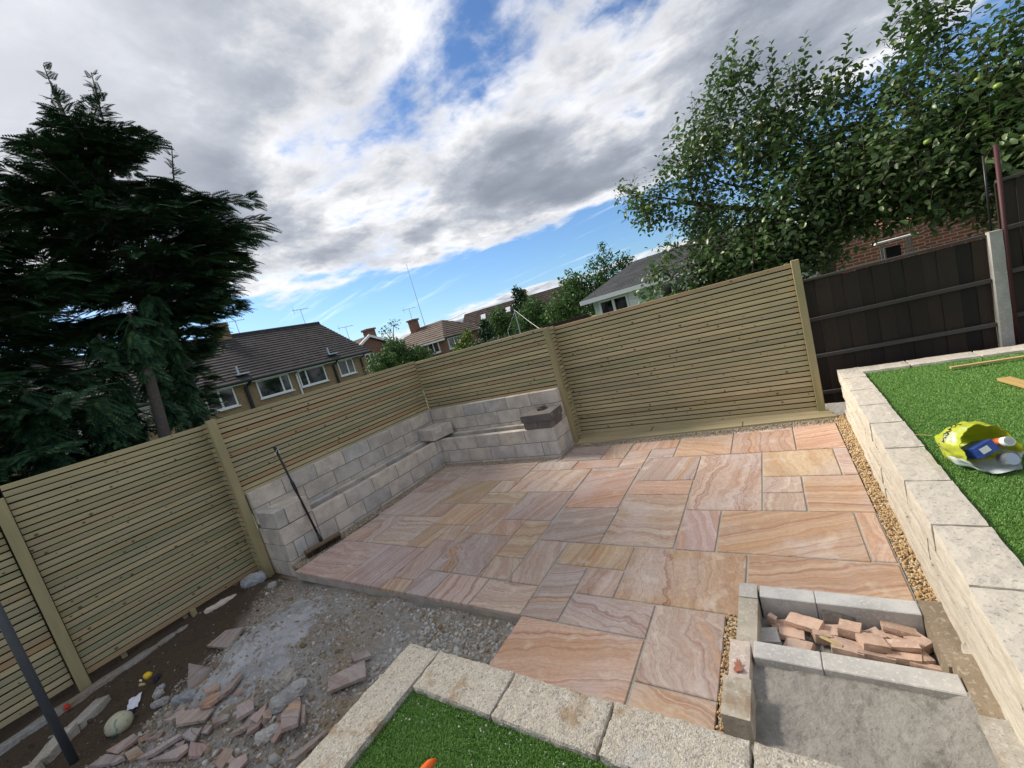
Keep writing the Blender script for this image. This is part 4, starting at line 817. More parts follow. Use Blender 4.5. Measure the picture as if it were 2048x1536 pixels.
# ------------------------------------------------------------------ broken bricks in the step pit
BR = [(-.265, 2.275, .035, .05, .065, 1.1, 'small dark brick bit in the far left corner of the pit'), (-.212, 2.262, .13, .08, .03, .1, 'brick half lying flat at the far left of the pit'), (-.115, 2.268, .17, .09, .035, -.25, 'large brick slab resting on the far left half'), (-.178, 2.205, .13, .08, .035, -.15, 'brick piece before the large resting slab'),
 (-.282, 2.155, .11, .10, .05, .05, 'grey block offcut in the left corner of the pit'), (-.152, 2.14, .14, .07, .03, -.3, 'brick wedge against the near riser, left of the strap'), (-.026, 2.262, .15, .08, .035, .1, 'brick piece behind the curved orange strip'), (-.045, 2.21, .085, .05, .06, .08, 'brick end standing upright beside the curved strip'),
 (.075, 2.258, .10, .09, .05, -.08, 'square brick half in the middle of the pit, far row'), (.169, 2.27, .09, .09, .04, .4, 'diamond-turned brick piece right of the square half'), (.273, 2.315, .15, .07, .03, -.12, 'brick slab resting at the far right of the pit'), (.243, 2.28, .12, .06, .035, -.6, 'brick piece hidden under the far right slab'),
 (.047, 2.168, .14, .10, .045, -.05, 'large squarish brick half in the near middle row'), (.152, 2.20, .12, .10, .04, .12, 'large brick half right of the middle one'), (.156, 2.158, .16, .06, .035, .08, 'brick wedge against the near riser, right of middle'), (.258, 2.212, .15, .055, .03, .0, 'long thin brick piece upper of the right pair'), (.258, 2.168, .14, .05, .035, .02, 'long thin brick piece lower of the right pair'),
 (.333, 2.27, .08, .10, .05, .7, 'brown stained brick chunk at the right kerb'), (.322, 2.19, .07, .07, .03, .3, 'small brick chip beside the right kerb'), (.325, 2.15, .12, .035, .02, -.1, 'thin brick flake against the near riser at right')]
for k, (x, y, sx, sy, sz, rz, lab) in enumerate(BR):
    sx *= .9; sy *= .86; V, F = rough_block(sx, sy, sz, .0028, 200 + k, 4, 20); sh = R0.uniform(-.3, .3)
    V = [Vector((v.x + v.y * sh, v.y * (1 + v.x * R0.uniform(-.2, .2) / sx), v.z)) for v in V]
    o = obj('brick_piece', V, F, M['blockgrey'] if k == 4 else M['brick'], None, (x, y - .01, -.085 + sz / 2 + (.032 if k in (2, 10, 13, 15, 8) else 0)), (R0.uniform(-.22, .22), R0.uniform(-.2, .2), rz)); tag(o, lab, 'brick', 'broken bricks in the step pit')
V, F = tube([(-.075, 2.235, -.03), (-.068, 2.205, -.03), (-.045, 2.175, -.035), (.0, 2.15, -.035), (.03, 2.14, -.04)], [.011, .013, .012, .012, .010], 6); V = [Vector((v.x, v.y, -.035 + (v.z + .035) * .5)) for v in V]
tag(obj('curved_strip', V, F, M['plank']), 'curved orange brown wooden strip among the pit bricks', 'strip')
V, F = rough_block(.14, .06, .012, .004, 300, 6, 14); tag(obj('dark_flake', V, F, M['darkblock'], None, (.04, 2.315, -.03), (.9, .25, .1)), 'dark slate flake leaning on the far riser', 'slate')
lf = []
for k in range(5):
    a = rad(-100 + k * 48); r = .030 if k != 0 else .05; lf.append((r * math.cos(a) * .6, r * math.sin(a))); lf.append((.009 * math.cos(a + rad(24)), .009 * math.sin(a + rad(24))))
lf = [(0, .055)] + [(-.006, .02), (-.016, .03), (-.010, .006), (-.020, -.012), (-.012, -.028), (0, -.026), (.012, -.026), (.022, -.014), (.010, .004), (.016, .026), (.005, .02)]
tag(obj('fallen_leaf', [(x, y, .004 * math.sin(90 * x)) for x, y in lf] + [(x, y, -.0015 + .004 * math.sin(90 * x)) for x, y in lf], [list(range(12)), [12 + i for i in range(12)][::-1]] + [[i, 12 + i, 12 + (i + 1) % 12, (i + 1) % 12] for i in range(12)], M['dryleaf'], None, (-.376, 1.705, .158), (0, 0, .1)), 'dry red brown leaf on the pink kerb', 'leaf')

# ------------------------------------------------------------------ broom
bm_ = empty('broom', (-4.80, 2.33, 0), 'black handled yard broom leaning on the near end of the block bench', 'broom')
hd = Vector((.06, .385, 0)).normalized()
beam('broom_head', Vector((-4.80, 2.335, .085)) - hd * .215, Vector((-4.80, 2.335, .085)) + hd * .215, .062, .035, plain('worn_broom_wood', (.15, .10, .065), .7, .3, 30), bm_, .006)
br = []
for i in range(42):
    for j in range(6):
        c = Vector((-4.80, 2.335, 0)) + hd * (-.205 + .41 * i / 41) + Vector((hd.y, -hd.x, 0)) * (-.024 + .048 * j / 5) + Vector((R0.uniform(-.004, .004), R0.uniform(-.004, .004), 0))
        e = c + Vector((R0.uniform(-.012, .012) + (j - 2.5) * .004, R0.uniform(-.008, .008), .004)); br.append(([c + Vector((-.003, 0, .07)), c + Vector((.003, 0, .07)), e + Vector((.002, 0, 0)), e + Vector((-.002, 0, 0)), c + Vector((0, .004, .07))], [[0, 1, 2, 3], [1, 4, 2], [4, 0, 3]]))
o = obj('bristles', *merge(*br), plain('dark_bristle', (.045, .03, .022), .7, .3), bm_); o['kind'] = 'stuff'
p0, p1 = Vector((-4.835, 2.340, .105)), Vector((-5.112, 2.34, 1.335)); dv = p1 - p0
obj('handle', *tube([p0, p0 + dv * .98], .0125, 12), M['black'], bm_, smooth=True)
obj('socket', *tube([p0 - dv * .01, p0 + dv * .02, p0 + dv * .085], [.021, .02, .013], 12), M['black'], bm_, smooth=True)
obj('grip', *tube([p0 + dv * .50, p0 + dv * .53, p0 + dv * .61, p0 + dv * .64], [.0135, .019, .019, .0135], 12), M['black'], bm_, smooth=True)
obj('end_cap', *tube([p0 + dv * .93, p0 + dv * .95, p0 + dv * .995, p0 + dv * 1.0], [.0135, .0175, .0175, .010], 12), M['black'], bm_, smooth=True)
lp = [p0 + dv * .97 + Vector((.018 + .02 * math.sin(a), .026 * math.cos(a), -.03 - .025 * math.cos(a * 2))) for a in np.linspace(0, 6.28, 14)]
obj('hanging_loop', *tube(lp, .0022, 5), M['white'], bm_)

# ------------------------------------------------------------------ grey pipe, ball, litter
V, F = tube([(-4.615, .10, -.30), (-4.63, .095, .8), (-4.64, .09, 1.9)], .025, 14); tag(obj('plastic_pipe', V, F, M['greypipe'], smooth=True), 'upright dark grey pipe standing in the trench at the left edge', 'pipe')
bm = bmesh.new(); bmesh.ops.create_icosphere(bm, subdivisions=4, radius=.082)
for v in bm.verts: v.co.z *= .86; v.co += v.normal * .006 * mnoise.noise(v.co * 12); v.co.x *= 1.05
V = [v.co.copy() for v in bm.verts]; bm.verts.index_update(); F = [[v.index for v in f.verts] for f in bm.faces]; bm.free()
zb = gz(-4.66, .36); tag(obj('football', V, F, M['ball'], None, (-4.66, .36, zb + .055), (.4, .3, .5), True), 'muddy half deflated green and cream football in the trench', 'ball')
def sheet(name, pts, mat, label, cat, amp=.012, t=.002):
    n = 8; V = []; a, b, c, d = [Vector((*p, 0)) for p in pts]
    for s in (0, 1):
        for j in range(n + 1):
            for i in range(n + 1):
                u, v = i / n, j / n; p = a * (1 - u) * (1 - v) + b * u * (1 - v) + c * u * v + d * (1 - u) * v
                V.append((p.x, p.y, gz(p.x, p.y) + .016 + amp * mnoise.noise(Vector((u * 3, v * 3, len(label)))) + s * t))
    F = []
    for s in (0, 1):
        o = s * (n + 1) ** 2
        for j in range(n):
            for i in range(n): q = o + j * (n + 1) + i; f = [q, q + 1, q + n + 2, q + n + 1]; F.append(f if s else f[::-1])
    tag(obj(name, V, F, mat), label, cat)
sheet('white_card', [(-5.03, .50), (-4.90, .44), (-4.83, .50), (-4.97, .575)], M['paper'], 'torn white card lying in the trench above the ball', 'card', .02)
sheet('dark_wrapper', [(-4.93, .40), (-4.80, .40), (-4.78, .48), (-4.90, .46)], M['navy'], 'dark blue plastic wrapper below the white card', 'wrapper', .03)
sheet('blue_scrap', [(-5.03, .66), (-4.98, .66), (-4.96, .71), (-5.01, .72)], M['navy'], 'small dark blue scrap beside the yellow bottle top', 'scrap', .02)
V, F = tube([(-5.04, .625, -.165), (-5.03, .64, -.15), (-5.01, .645, -.145), (-4.985, .655, -.15), (-4.98, .66, -.16)], [.008, .026, .03, .026, .006], 10); tag(obj('bottle_top', V, F, M['yellow'], smooth=True), 'yellow plastic nozzle top in the trench', 'bottle top')
V, F = tube([(-5.06, .60, -.165), (-5.02, .60, -.155)], .008, 8); tag(obj('white_tube', V, F, M['white']), 'thin white tube beside the yellow nozzle top', 'tube')
V, F = tube([(-4.98, .58, -.165), (-4.93, .60, -.165)], [.012, .009], 8); tag(obj('orange_scrap', V, F, M['plank']), 'small orange stick beside the white card', 'stick')
V, F = rough_block(.06, .035, .03, .004, 61, 4, 20); tag(obj('red_scrap', V, F, M['redplastic'], None, (-5.55, .21, gz(-5.55, .21) + .03)), 'small red plastic scrap beside the grey pipe', 'scrap')

# ------------------------------------------------------------------ things on the upper lawn
LZ = .487
beam_o = beam('timber_batten', (1.245, 5.03, LZ + .012), (2.3, 5.16, LZ + .012), .028, .018, M['plank'], None, .002); tag(beam_o, 'thin pale timber batten lying at the back of the upper lawn', 'batten')
beam_o = beam('timber_plank', (1.40, 4.53, LZ + .012), (1.62, 3.4, LZ + .012), .075, .022, M['plank'], None, .002); tag(beam_o, 'orange brown plank end lying on the upper lawn at the right edge', 'plank')
beam_o = beam('straw', (.655, 3.50, LZ + .012), (.735, 3.46, LZ + .014), .004, .003, M['plank'], None, .0005); tag(beam_o, 'single pale straw on the turf beside the coping', 'straw')

# ------------------------------------------------------------------ carrier bag with its contents
BG0, BG1 = Vector((.748, 3.245, LZ + .065)), Vector((.848, 2.985, LZ + .11)); BAX = (BG1 - BG0); BAX.z = 0; BAX.normalize(); BU_ = Vector((-BAX.y, BAX.x, 0))
def bag_pt(th, t, off=0.0):
    """point on the crumpled sack: th round it, t from the closed end (0) to the mouth (1)"""
    ru = .052 + .092 * math.sin(min(1.1, t * 1.6) * 1.4) - .022 * t; rw = .05 + .080 * math.sin(min(1.1, t * 1.5) * 1.4); s, c = math.sin(th), math.cos(th)
    w = (Vector((0, 0, 1)) - BAX * .55 * t).normalized(); p = BG0.lerp(BG1, t) + BU_ * ru * c + w * rw * s
    nn = mnoise.noise(Vector((c * 2.3 + 4, s * 2.3, t * 3.4))); n2 = mnoise.noise(Vector((c * 6, s * 6 + 2, t * 8))); d = (BU_ * c + w * s).normalized()
    p = p + d * (.022 * nn + .010 * n2 + off); p.z = max(p.z, LZ + .008 + .004 * n2); return p
bagr = empty('carrier_bag', (.868, 3.12, LZ), 'crumpled bright yellow carrier bag full of rubbish on the upper lawn', 'bag')
def bag_skin(t0, t1, a0, a1, nt, na, off, flip=False):
    V = [bag_pt(a0 + (a1 - a0) * j / na, t0 + (t1 - t0) * i / nt, off) for i in range(nt + 1) for j in range(na + 1)]; F = []
    for i in range(nt):
        for j in range(na): q = i * (na + 1) + j; f = [q, q + 1, q + na + 2, q + na + 1]; F.append(f if not flip else f[::-1])
    return V, F
B = M['bag']
obj('bag_film', *merge(bag_skin(0, 1, -.35, 3.5, 22, 40, 0), bag_skin(0, 1, -.35, 3.5, 22, 40, -.003, True), bag_skin(0, .62, 3.5, 5.95, 12, 26, 0)), B, bagr, smooth=True)
obj('white_film', *merge(bag_skin(.55, 1.03, 3.45, 5.98, 12, 26, .002), bag_skin(.55, 1.03, 3.45, 5.98, 12, 26, -.002, True)), M['bagwhite'], bagr, smooth=True)
def bag_text(body, th0, t0, su, sv, name):
    cu = bpy.data.curves.new('tmp', 'FONT'); cu.body = body; cu.resolution_u = 2; cu.offset = .03; to = bpy.data.objects.new('tmp', cu); COL.objects.link(to)
    me = to.evaluated_get(bpy.context.evaluated_depsgraph_get()).to_mesh(); VV = [v.co.copy() for v in me.vertices]; FF = [list(p.vertices) for p in me.polygons]
    bpy.data.objects.remove(to, do_unlink=True)
    obj(name, [bag_pt(th0 + v.x * su, t0 + v.y * sv, .003) for v in VV], FF, M['ink'], bagr)
bag_text('MAKIN', 1.75, .72, .34, -.30, 'lettering'); bag_text('IT', 2.9, .42, .36, -.30, 'lettering')
BW = (Vector((0, 0, 1)) - BAX * .55).normalized(); BD = (BAX + Vector((0, 0, .45))).normalized()
cb = BG1 - BU_ * .035 - BD * .035 + BW * .005; bx_ = empty('blue_box', cb, 'dark blue printed box with a white label inside the yellow bag', 'box')
Mx = Matrix(((-BU_.x, BD.x, BW.x), (-BU_.y, BD.y, BW.y), (-BU_.z, BD.z, BW.z))) @ Matrix.Rotation(.35, 3, 'Y'); er = Mx.to_euler()
V, F = cbox(.10, .13, .06, .002); obj('carton', V, F, M['bluebox'], bx_, cb, er); V, F = cbox(.045, .001, .03, .0003); obj('paper_label', V, F, M['labelwhite'], bx_, cb + Mx @ Vector((.01, .0662, .0)), er)
ct = BG1 + BU_ * .055 + BW * .025 - BD * .03; dt = BD * .085
tb = empty('cartridge_tube', ct, 'orange printed tube with an open white end inside the yellow bag', 'tube')
obj('tube_body', *tube([ct - dt, ct + dt * .65], .0235, 16, False), M['tubeprint'], tb, smooth=True)
obj('white_end', *tube([ct + dt * .65, ct + dt * 1.0, ct + dt * 1.0, ct + dt * .85], [.0245, .0245, .0215, .0205], 18), M['white'], tb, smooth=False)
tn = BG1 + BU_ * .03 - BW * .062 + BD * .025; d2 = BD * .03
obj_t = empty('tin_can', tn, 'round silver tin lid at the mouth of the yellow bag', 'tin'); obj('can_wall', *tube([tn - d2, tn + d2], .032, 20, False), M['steel'], obj_t, smooth=True); obj('can_lid', *tube([tn + d2 * .8, tn + d2 * .86], .031, 20), M['steel'], obj_t)

# ------------------------------------------------------------------ conifer
def frond():
    V = []; F = []
    def quad(p, q, w):
        d = (q - p); n = Vector((-d.y, d.x, 0)).normalized() * w; m = p.lerp(q, .45)
        k = len(V); V.extend([p, m + n, q, m - n]); F.append((k, k + 1, k + 2, k + 3))
    def z(x): return -.22 * x * x
    quad(Vector((0, 0, 0)), Vector((1, 0, z(1))), .022)
    for i in range(9):
        t = .08 + .1 * i; l = .36 * (1 - t) ** .6 + .05
        for s in (-1, 1):
            p = Vector((t, 0, z(t))); q = Vector((t + l * .75, s * l * .72, z(t) - .16 * l - .03)); quad(p, q, .036)
            if i < 6: m = p.lerp(q, .45); quad(m, m + Vector((l * .45, s * .04 * l, -.05)), .025)
    return np.array([tuple(v) for v in V]), np.array(F)
def tree_root(name, loc, label, group=None): return empty(name, loc, label, 'tree', group)
FV, FF_ = frond()
def conifer(label, base, zs, rs_, nb, seed, leaders, lo_az=None):
    """branches sweep out from the trunk and droop at the tip; flat sprays hang along their outer part"""
    r_ = np.random.RandomState(seed); bx, by = base; root = tree_root('conifer_tree', (bx, by, -.3), label, 'conifers'); P, D, Zv, S, TB = [], [], [], [], []
    for k in range(nb):
        z0 = r_.uniform(zs[0], zs[-2]); a = k * 2.39996 + r_.normal(0, .35); R = float(np.interp(z0, zs, rs_)) * r_.uniform(.62, 1.22); out = np.array((math.sin(a), math.cos(a), 0)); rise = R * r_.uniform(-.05, .35); dr = R * r_.uniform(.02, .22)
        if R < .12: continue
        n = max(10, int(R * 46)); t = r_.uniform(.22, 1, n) ** .75; ctr = np.c_[bx + out[0] * R * t, by + out[1] * R * t, z0 + rise * t - dr * t ** 3]
        side = np.array((out[1], -out[0], 0)); sg = r_.choice((-1, 1), n); sp = r_.uniform(.15, 1.1, n)
        P.append(ctr + side * (sg * r_.uniform(0, .10, n))[:, None] * R + r_.normal(0, .025, (n, 3))); D.append(out * 1.0 + side * (sg * sp)[:, None] + np.c_[np.zeros(n), np.zeros(n), r_.normal(-.12, .22, n)])
        Zv.append(np.array((0, 0, 1)) + r_.normal(0, .28, (n, 3))); S.append(r_.uniform(.20, .46, n) * (1.1 - .35 * t) * min(1, .55 + R * .4))
        TB.append(tube([(bx, by, z0 - .1), (bx + out[0] * R * .5, by + out[1] * R * .5, z0 + rise * .5 - dr * .125), (bx + out[0] * R * .95, by + out[1] * R * .95, z0 + rise * .95 - dr * .86)], [.03, .016, .005], 4, False))
    for i, (a, b, n, L0, L1) in enumerate(leaders):
        a, b = np.array(a), np.array(b); t = r_.rand(n); th = r_.uniform(0, 6.283, n); ax = (b - a) / np.linalg.norm(b - a)
        P.append(a + (b - a) * t[:, None] + r_.normal(0, .02, (n, 3))); D.append(np.c_[np.sin(th), np.cos(th), np.zeros(n)] * .85 + ax * .75 + r_.normal(0, .2, (n, 3))); Zv.append(np.array((0, 0, 1)) + r_.normal(0, .3, (n, 3))); S.append(L0 + (L1 - L0) * t); TB.append(tube([a, b], [.025, .006], 4, False))
    P, D, Zv, S = map(np.concatenate, (P, D, Zv, S)); V, F = instance(FV, FF_, frames(D, Zv), P, S); o = fast_obj('crown', V, F, M['conifer'], root); o.location = -root.location
    return root, TB
con, TB = conifer('tall dark conifer behind the left slatted fence', (-8.55, 2.95), [1.7, 2.3, 2.8, 3.3, 3.9, 4.5, 5.1, 5.7, 6.3, 6.8, 7.4], [.22, .25, .38, .70, 1.08, 1.50, 1.75, 1.45, .95, .55, .15], 270, 4,
    [((-8.60, 2.7, 6.1), (-8.58, 2.72, 7.75), 70, .36, .12), ((-8.45, 3.05, 6.1), (-8.40, 3.22, 7.72), 70, .36, .12), ((-8.35, 3.6, 5.3), (-8.16, 3.88, 6.6), 46, .3, .12), ((-8.2, 3.75, 5.0), (-7.92, 4.25, 5.55), 40, .3, .15), ((-8.2, 3.7, 4.5), (-7.85, 4.4, 4.95), 40, .3, .18), ((-8.3, 3.6, 3.9), (-8.0, 4.05, 3.75), 36, .32, .2), ((-7.4, 2.2, 3.6), (-7.35, 2.15, 2.75), 60, .4, .3), ((-7.7, 2.6, 3.9), (-7.6, 2.6, 3.0), 60, .4, .3), ((-8.2, 2.75, 3.2), (-8.1, 2.75, 1.6), 90, .36, .3), ((-7.9, 2.3, 3.4), (-7.8, 2.35, 1.8), 110, .38, .32), ((-7.75, 1.9, 3.4), (-7.6, 1.75, 1.7), 120, .4, .32)])
TB += [tube([(-8.55, 2.95, -.4), (-8.55, 2.95, 3), (-8.57, 2.75, 5.5), (-8.57, 2.72, 7.5)], [.12, .10, .06, .012], 10), tube([(-7.35, 1.98, -.4), (-7.27, 2.0, 1.6), (-7.30, 2.12, 2.7), (-7.8, 2.5, 3.6)], [.085, .075, .065, .05], 10)]
obj('trunk', *merge(*TB), M['trunkpale'], con, smooth=True)
con2, TB = conifer('lower bushy dark conifer at the left edge, beside the tall one', (-8.6, .55), [.3, 1.2, 2.2, 3.0, 3.8, 4.6, 5.2, 5.8], [1.2, 1.6, 1.75, 1.75, 1.6, 1.15, .7, .2], 210, 7,
    [((-8.5, 1.2, 4.6), (-8.6, 1.55, 6.0), 50, .34, .14), ((-8.6, .6, 4.6), (-8.6, .7, 5.8), 50, .34, .14), ((-7.5, 1.55, 2.6), (-7.35, 1.6, 1.3), 120, .42, .34), ((-7.5, 1.0, 2.8), (-7.1, .9, 1.5), 120, .42, .34), ((-7.6, .3, 3.0), (-7.0, .2, 1.5), 120, .42, .34)])
obj('trunk', *merge(tube([(-8.6, .55, -.4), (-8.6, .55, 3), (-8.6, .7, 5.6)], [.18, .12, .02], 8), *TB), M['trunkpale'], con2, smooth=True)

# ------------------------------------------------------------------ broadleaf trees
def leaf_t():
    V = np.array([(0, 0, 0), (.3, .25, .07), (.72, .22, .05), (1, 0, -.12), (.72, -.22, .05), (.3, -.25, .07), (.35, 0, 0), (.75, 0, -.02)]); F = np.array([(0, 6, 1, 1), (6, 7, 2, 1), (7, 3, 2, 2), (0, 5, 6, 6), (6, 5, 4, 7), (7, 4, 3, 3)])
    T = []
    for f in F:
        T.append((f[0], f[1], f[2]));
        if f[3] != f[2]: T.append((f[0], f[2], f[3]))
    return V, np.array(T)
LV, LF = leaf_t()
app = tree_root('apple_tree', (.78, 7.9, -.3), 'leafy apple tree with green fruit behind the dark fence')
BL = [((-1.44, 7.46, 3.28), .42), ((-1.72, 7.6, 3.62), .20), ((-.72, 7.76, 2.92), .48), ((-.66, 7.57, 3.55), .50), ((-.30, 7.8, 4.05), .52), ((.12, 7.9, 4.65), .36), ((.13, 7.5, 3.46), .62), ((.6, 7.88, 3.95), .55), ((.6, 7.38, 2.67), .8), ((-.4, 7.39, 2.32), .62), ((-.63, 7.17, 1.88), .45), ((-1.52, 6.83, 1.85), .26), ((-1.36, 6.97, 2.16), .28), ((-1.15, 7.2, 2.45), .2), ((1.06, 7.63, 3.25), .6), ((1.2, 7.79, 3.85), .36), ((1.35, 7.17, 2.51), .75), ((.28, 7.19, 2.12), .6), ((1.07, 7.42, 2.25), .5), ((1.78, 7.28, 2.9), .6), ((1.88, 7.46, 3.6), .5), ((1.92, 6.94, 2.3), .6), ((2.22, 6.95, 2.85), .55), ((2.25, 6.64, 2.3), .5), ((2.51, 7.07, 3.2), .5), ((2.0, 7.53, 4.05), .36), ((2.7, 6.9, 2.6), .6), ((-.01, 7.0, 1.98), .42), ((3.0, 7.3, 2.8), .6), ((.5, 7.15, 1.95), .35), ((1.9, 7.3, 1.95), .35), ((1.55, 7.25, 2.1), .4), ((2.25, 6.95, 2.0), .45), ((2.6, 6.7, 2.1), .4), ((-.3, 7.1, 1.85), .4), ((.25, 7.0, 1.85), .4), ((.65, 7.1, 1.75), .35), ((-.75, 7.2, 1.75), .4), ((-1.0, 7.2, 1.7), .3)]
def leafy(blobs, per, size, seed, twig_len=.45, gap=.055):
    """twigs through each blob with leaves set alternately along them -> leaf P, D, Z, S and twig list"""
    r_ = np.random.RandomState(seed); P, D, Zv, S, TW = [], [], [], [], []
    for (c, r) in blobs:
        n = int(per * (r / .5) ** 2.2) + 6
        for k in range(n):
            d = r_.normal(size=3); d /= np.linalg.norm(d); q = np.array(c) + d * r * r_.uniform(.15, 1.0) ** .5 * np.array((1, 1, .95))
            ax = d * .8 + np.array((0, 0, .75)) + r_.normal(0, .45, 3); ax /= np.linalg.norm(ax); L = twig_len * r_.uniform(.4, 1.1) * min(1, r / .45)
            a = q - ax * L * .6; b = q + ax * L * .4; TW.append((a, b)); m = max(3, int(L / gap)); ph = r_.rand() * 6.28
            for i in range(m):
                t = (i + .5) / m; p = a + (b - a) * t; s = np.cross(ax, (0.3, .5, .8)); s /= np.linalg.norm(s); s2 = np.cross(ax, s); an = ph + i * 2.4
                ld = (s * math.cos(an) + s2 * math.sin(an)) * .9 + ax * .45 + np.array((0, 0, -.25)) + r_.normal(0, .2, 3)
                P.append(p + ld * .02); D.append(ld); Zv.append(np.array((0, 0, 1)) + r_.normal(0, .45, 3)); S.append(size * r_.uniform(.65, 1.2) * (1 - .3 * t))
    return np.array(P), np.array(D), np.array(Zv), np.array(S), TW
P, D, Zv, S, TW = leafy(BL, 100, .113, 9, .6, .055)
for (x, y, z), (x2, y2, z2) in (((.05, 7.9, 4.6), (.22, 8.0, 5.2)), ((.55, 7.9, 4.2), (.62, 7.95, 4.85)), ((-.25, 7.8, 4.2), (-.12, 7.85, 4.9)), ((.9, 7.9, 4.1), (1.0, 7.94, 4.72)), ((1.3, 7.8, 4.0), (1.45, 7.87, 4.45)), ((-.75, 7.6, 3.7), (-.82, 7.9, 4.2)), ((-1.1, 7.5, 3.3), (-1.05, 7.7, 3.95)), ((-1.5, 7.5, 3.35), (-1.85, 7.75, 3.80)), ((-1.3, 7.4, 3.1), (-1.75, 7.6, 3.12)), ((1.7, 7.5, 4.0), (1.95, 7.7, 4.75)), ((2.3, 7.2, 3.8), (2.45, 7.4, 4.5)), ((.3, 7.9, 4.3), (.42, 7.95, 5.0))):
    a, b = np.array((x, y, z)), np.array((x2, y2, z2)); TW.append((a, b)); m = int(np.linalg.norm(b - a) / .032); r_ = np.random.RandomState(int(abs(x * 100)))
    for i in range(m):
        t = (i + .5) / m; an = i * 2.4; ld = np.array((math.cos(an), math.sin(an), .55)) + r_.normal(0, .15, 3)
        P = np.vstack([P, a + (b - a) * t]); D = np.vstack([D, ld]); Zv = np.vstack([Zv, (0, 0, 1) + r_.normal(0, .3, 3)]); S = np.append(S, .125 * (1 - .35 * t))
V, F = instance(LV, LF, frames(D, Zv), P, S); o = fast_obj('crown', V, F, M['apple_leaf'], app); o.location = -app.location
lim = [tube([(.70, 7.92, -.4), (.74, 7.93, .9), (.82, 7.95, 1.55), (1.05, 7.92, 2.0), (1.25, 7.8, 2.4)], [.13, .12, .11, .10, .08], 12)]
fk = Vector((1.02, 7.92, 1.95))
for c, r in BL:
    c = Vector(c); m = fk.lerp(c, .5) + Vector((R0.uniform(-.15, .15), R0.uniform(-.1, .1), R0.uniform(.0, .25))); m2 = m.lerp(c, .5) + Vector((R0.uniform(-.12, .12), R0.uniform(-.1, .1), R0.uniform(-.1, .15))); lim.append(tube([fk, fk.lerp(m, .5) + Vector((0, 0, .12)), m, m2, c], [.05, .038, .026, .014, .005], 6))
for a, b in TW[::3]: lim.append(tube([a, b], [.004, .002], 3, False))
obj('trunk', *merge(*lim), M['bark'], app, smooth=True)
bm = bmesh.new(); bmesh.ops.create_uvsphere(bm, u_segments=10, v_segments=7, radius=.034)
for v in bm.verts: v.co.z *= .9; v.co.z -= .012 * max(0, 1 - (v.co.x ** 2 + v.co.y ** 2) / .0003) * (1 if v.co.z > 0 else -1)
AV = [v.co.copy() for v in bm.verts]; bm.verts.index_update(); AF = [[v.index for v in f.verts] for f in bm.faces]; bm.free(); am = mesh_of('apple', AV, AF, M['applefruit'], True)
r_ = np.random.RandomState(31)
for k in range(30):
    c, r = BL[r_.randint(len(BL))]; d = np.array((r_.normal(0, .6), -abs(r_.normal(.9, .3)), r_.normal(-.1, .5))); d /= np.linalg.norm(d); q = np.array(c) + d * r * r_.uniform(.8, 1.02)
    link(bpy.data.objects.new('apple', am), app, tuple(q))
def bush(name, label, loc, blobs, n, size, mat, seed, group=None, trunk=True, cat='tree', up=.4):
    """small or far tree: leaf-sized faces through several clumps, with a trunk and limbs"""
    r_ = np.random.RandomState(seed); root = empty(name, loc, label, cat, group); P = []; tot = sum(b[1] ** 2 for b in blobs)
    for c, r in blobs:
        k = int(n * r * r / tot); d = r_.normal(size=(k, 3)); d /= np.linalg.norm(d, axis=1)[:, None]; rr = r * r_.uniform(.05, 1, k) ** .42 * (1 + .22 * np.sin(d[:, 0] * 7 + d[:, 2] * 9 + seed)); P.append(np.array(c) + d * rr[:, None])
    P = np.concatenate(P); m = len(P); D = r_.normal(size=(m, 3)) + np.array((0, 0, up)); Zv = r_.normal(size=(m, 3)) * .7 + np.array((0, 0, 1))
    V, F = instance(LV, LF, frames(D, Zv), P, size * r_.uniform(.6, 1.3, m)); o = fast_obj('crown', V, F, mat, root); o.location = -root.location
    ts = [tube([loc, (loc[0] + .05, loc[1], loc[2] + .6), blobs[0][0]], [.08, .06, .02], 6)] + [tube([blobs[0][0], b[0]], [.03, .008], 5) for b in blobs[1:]]
    obj('trunk', *merge(*ts), M['bark'], root)

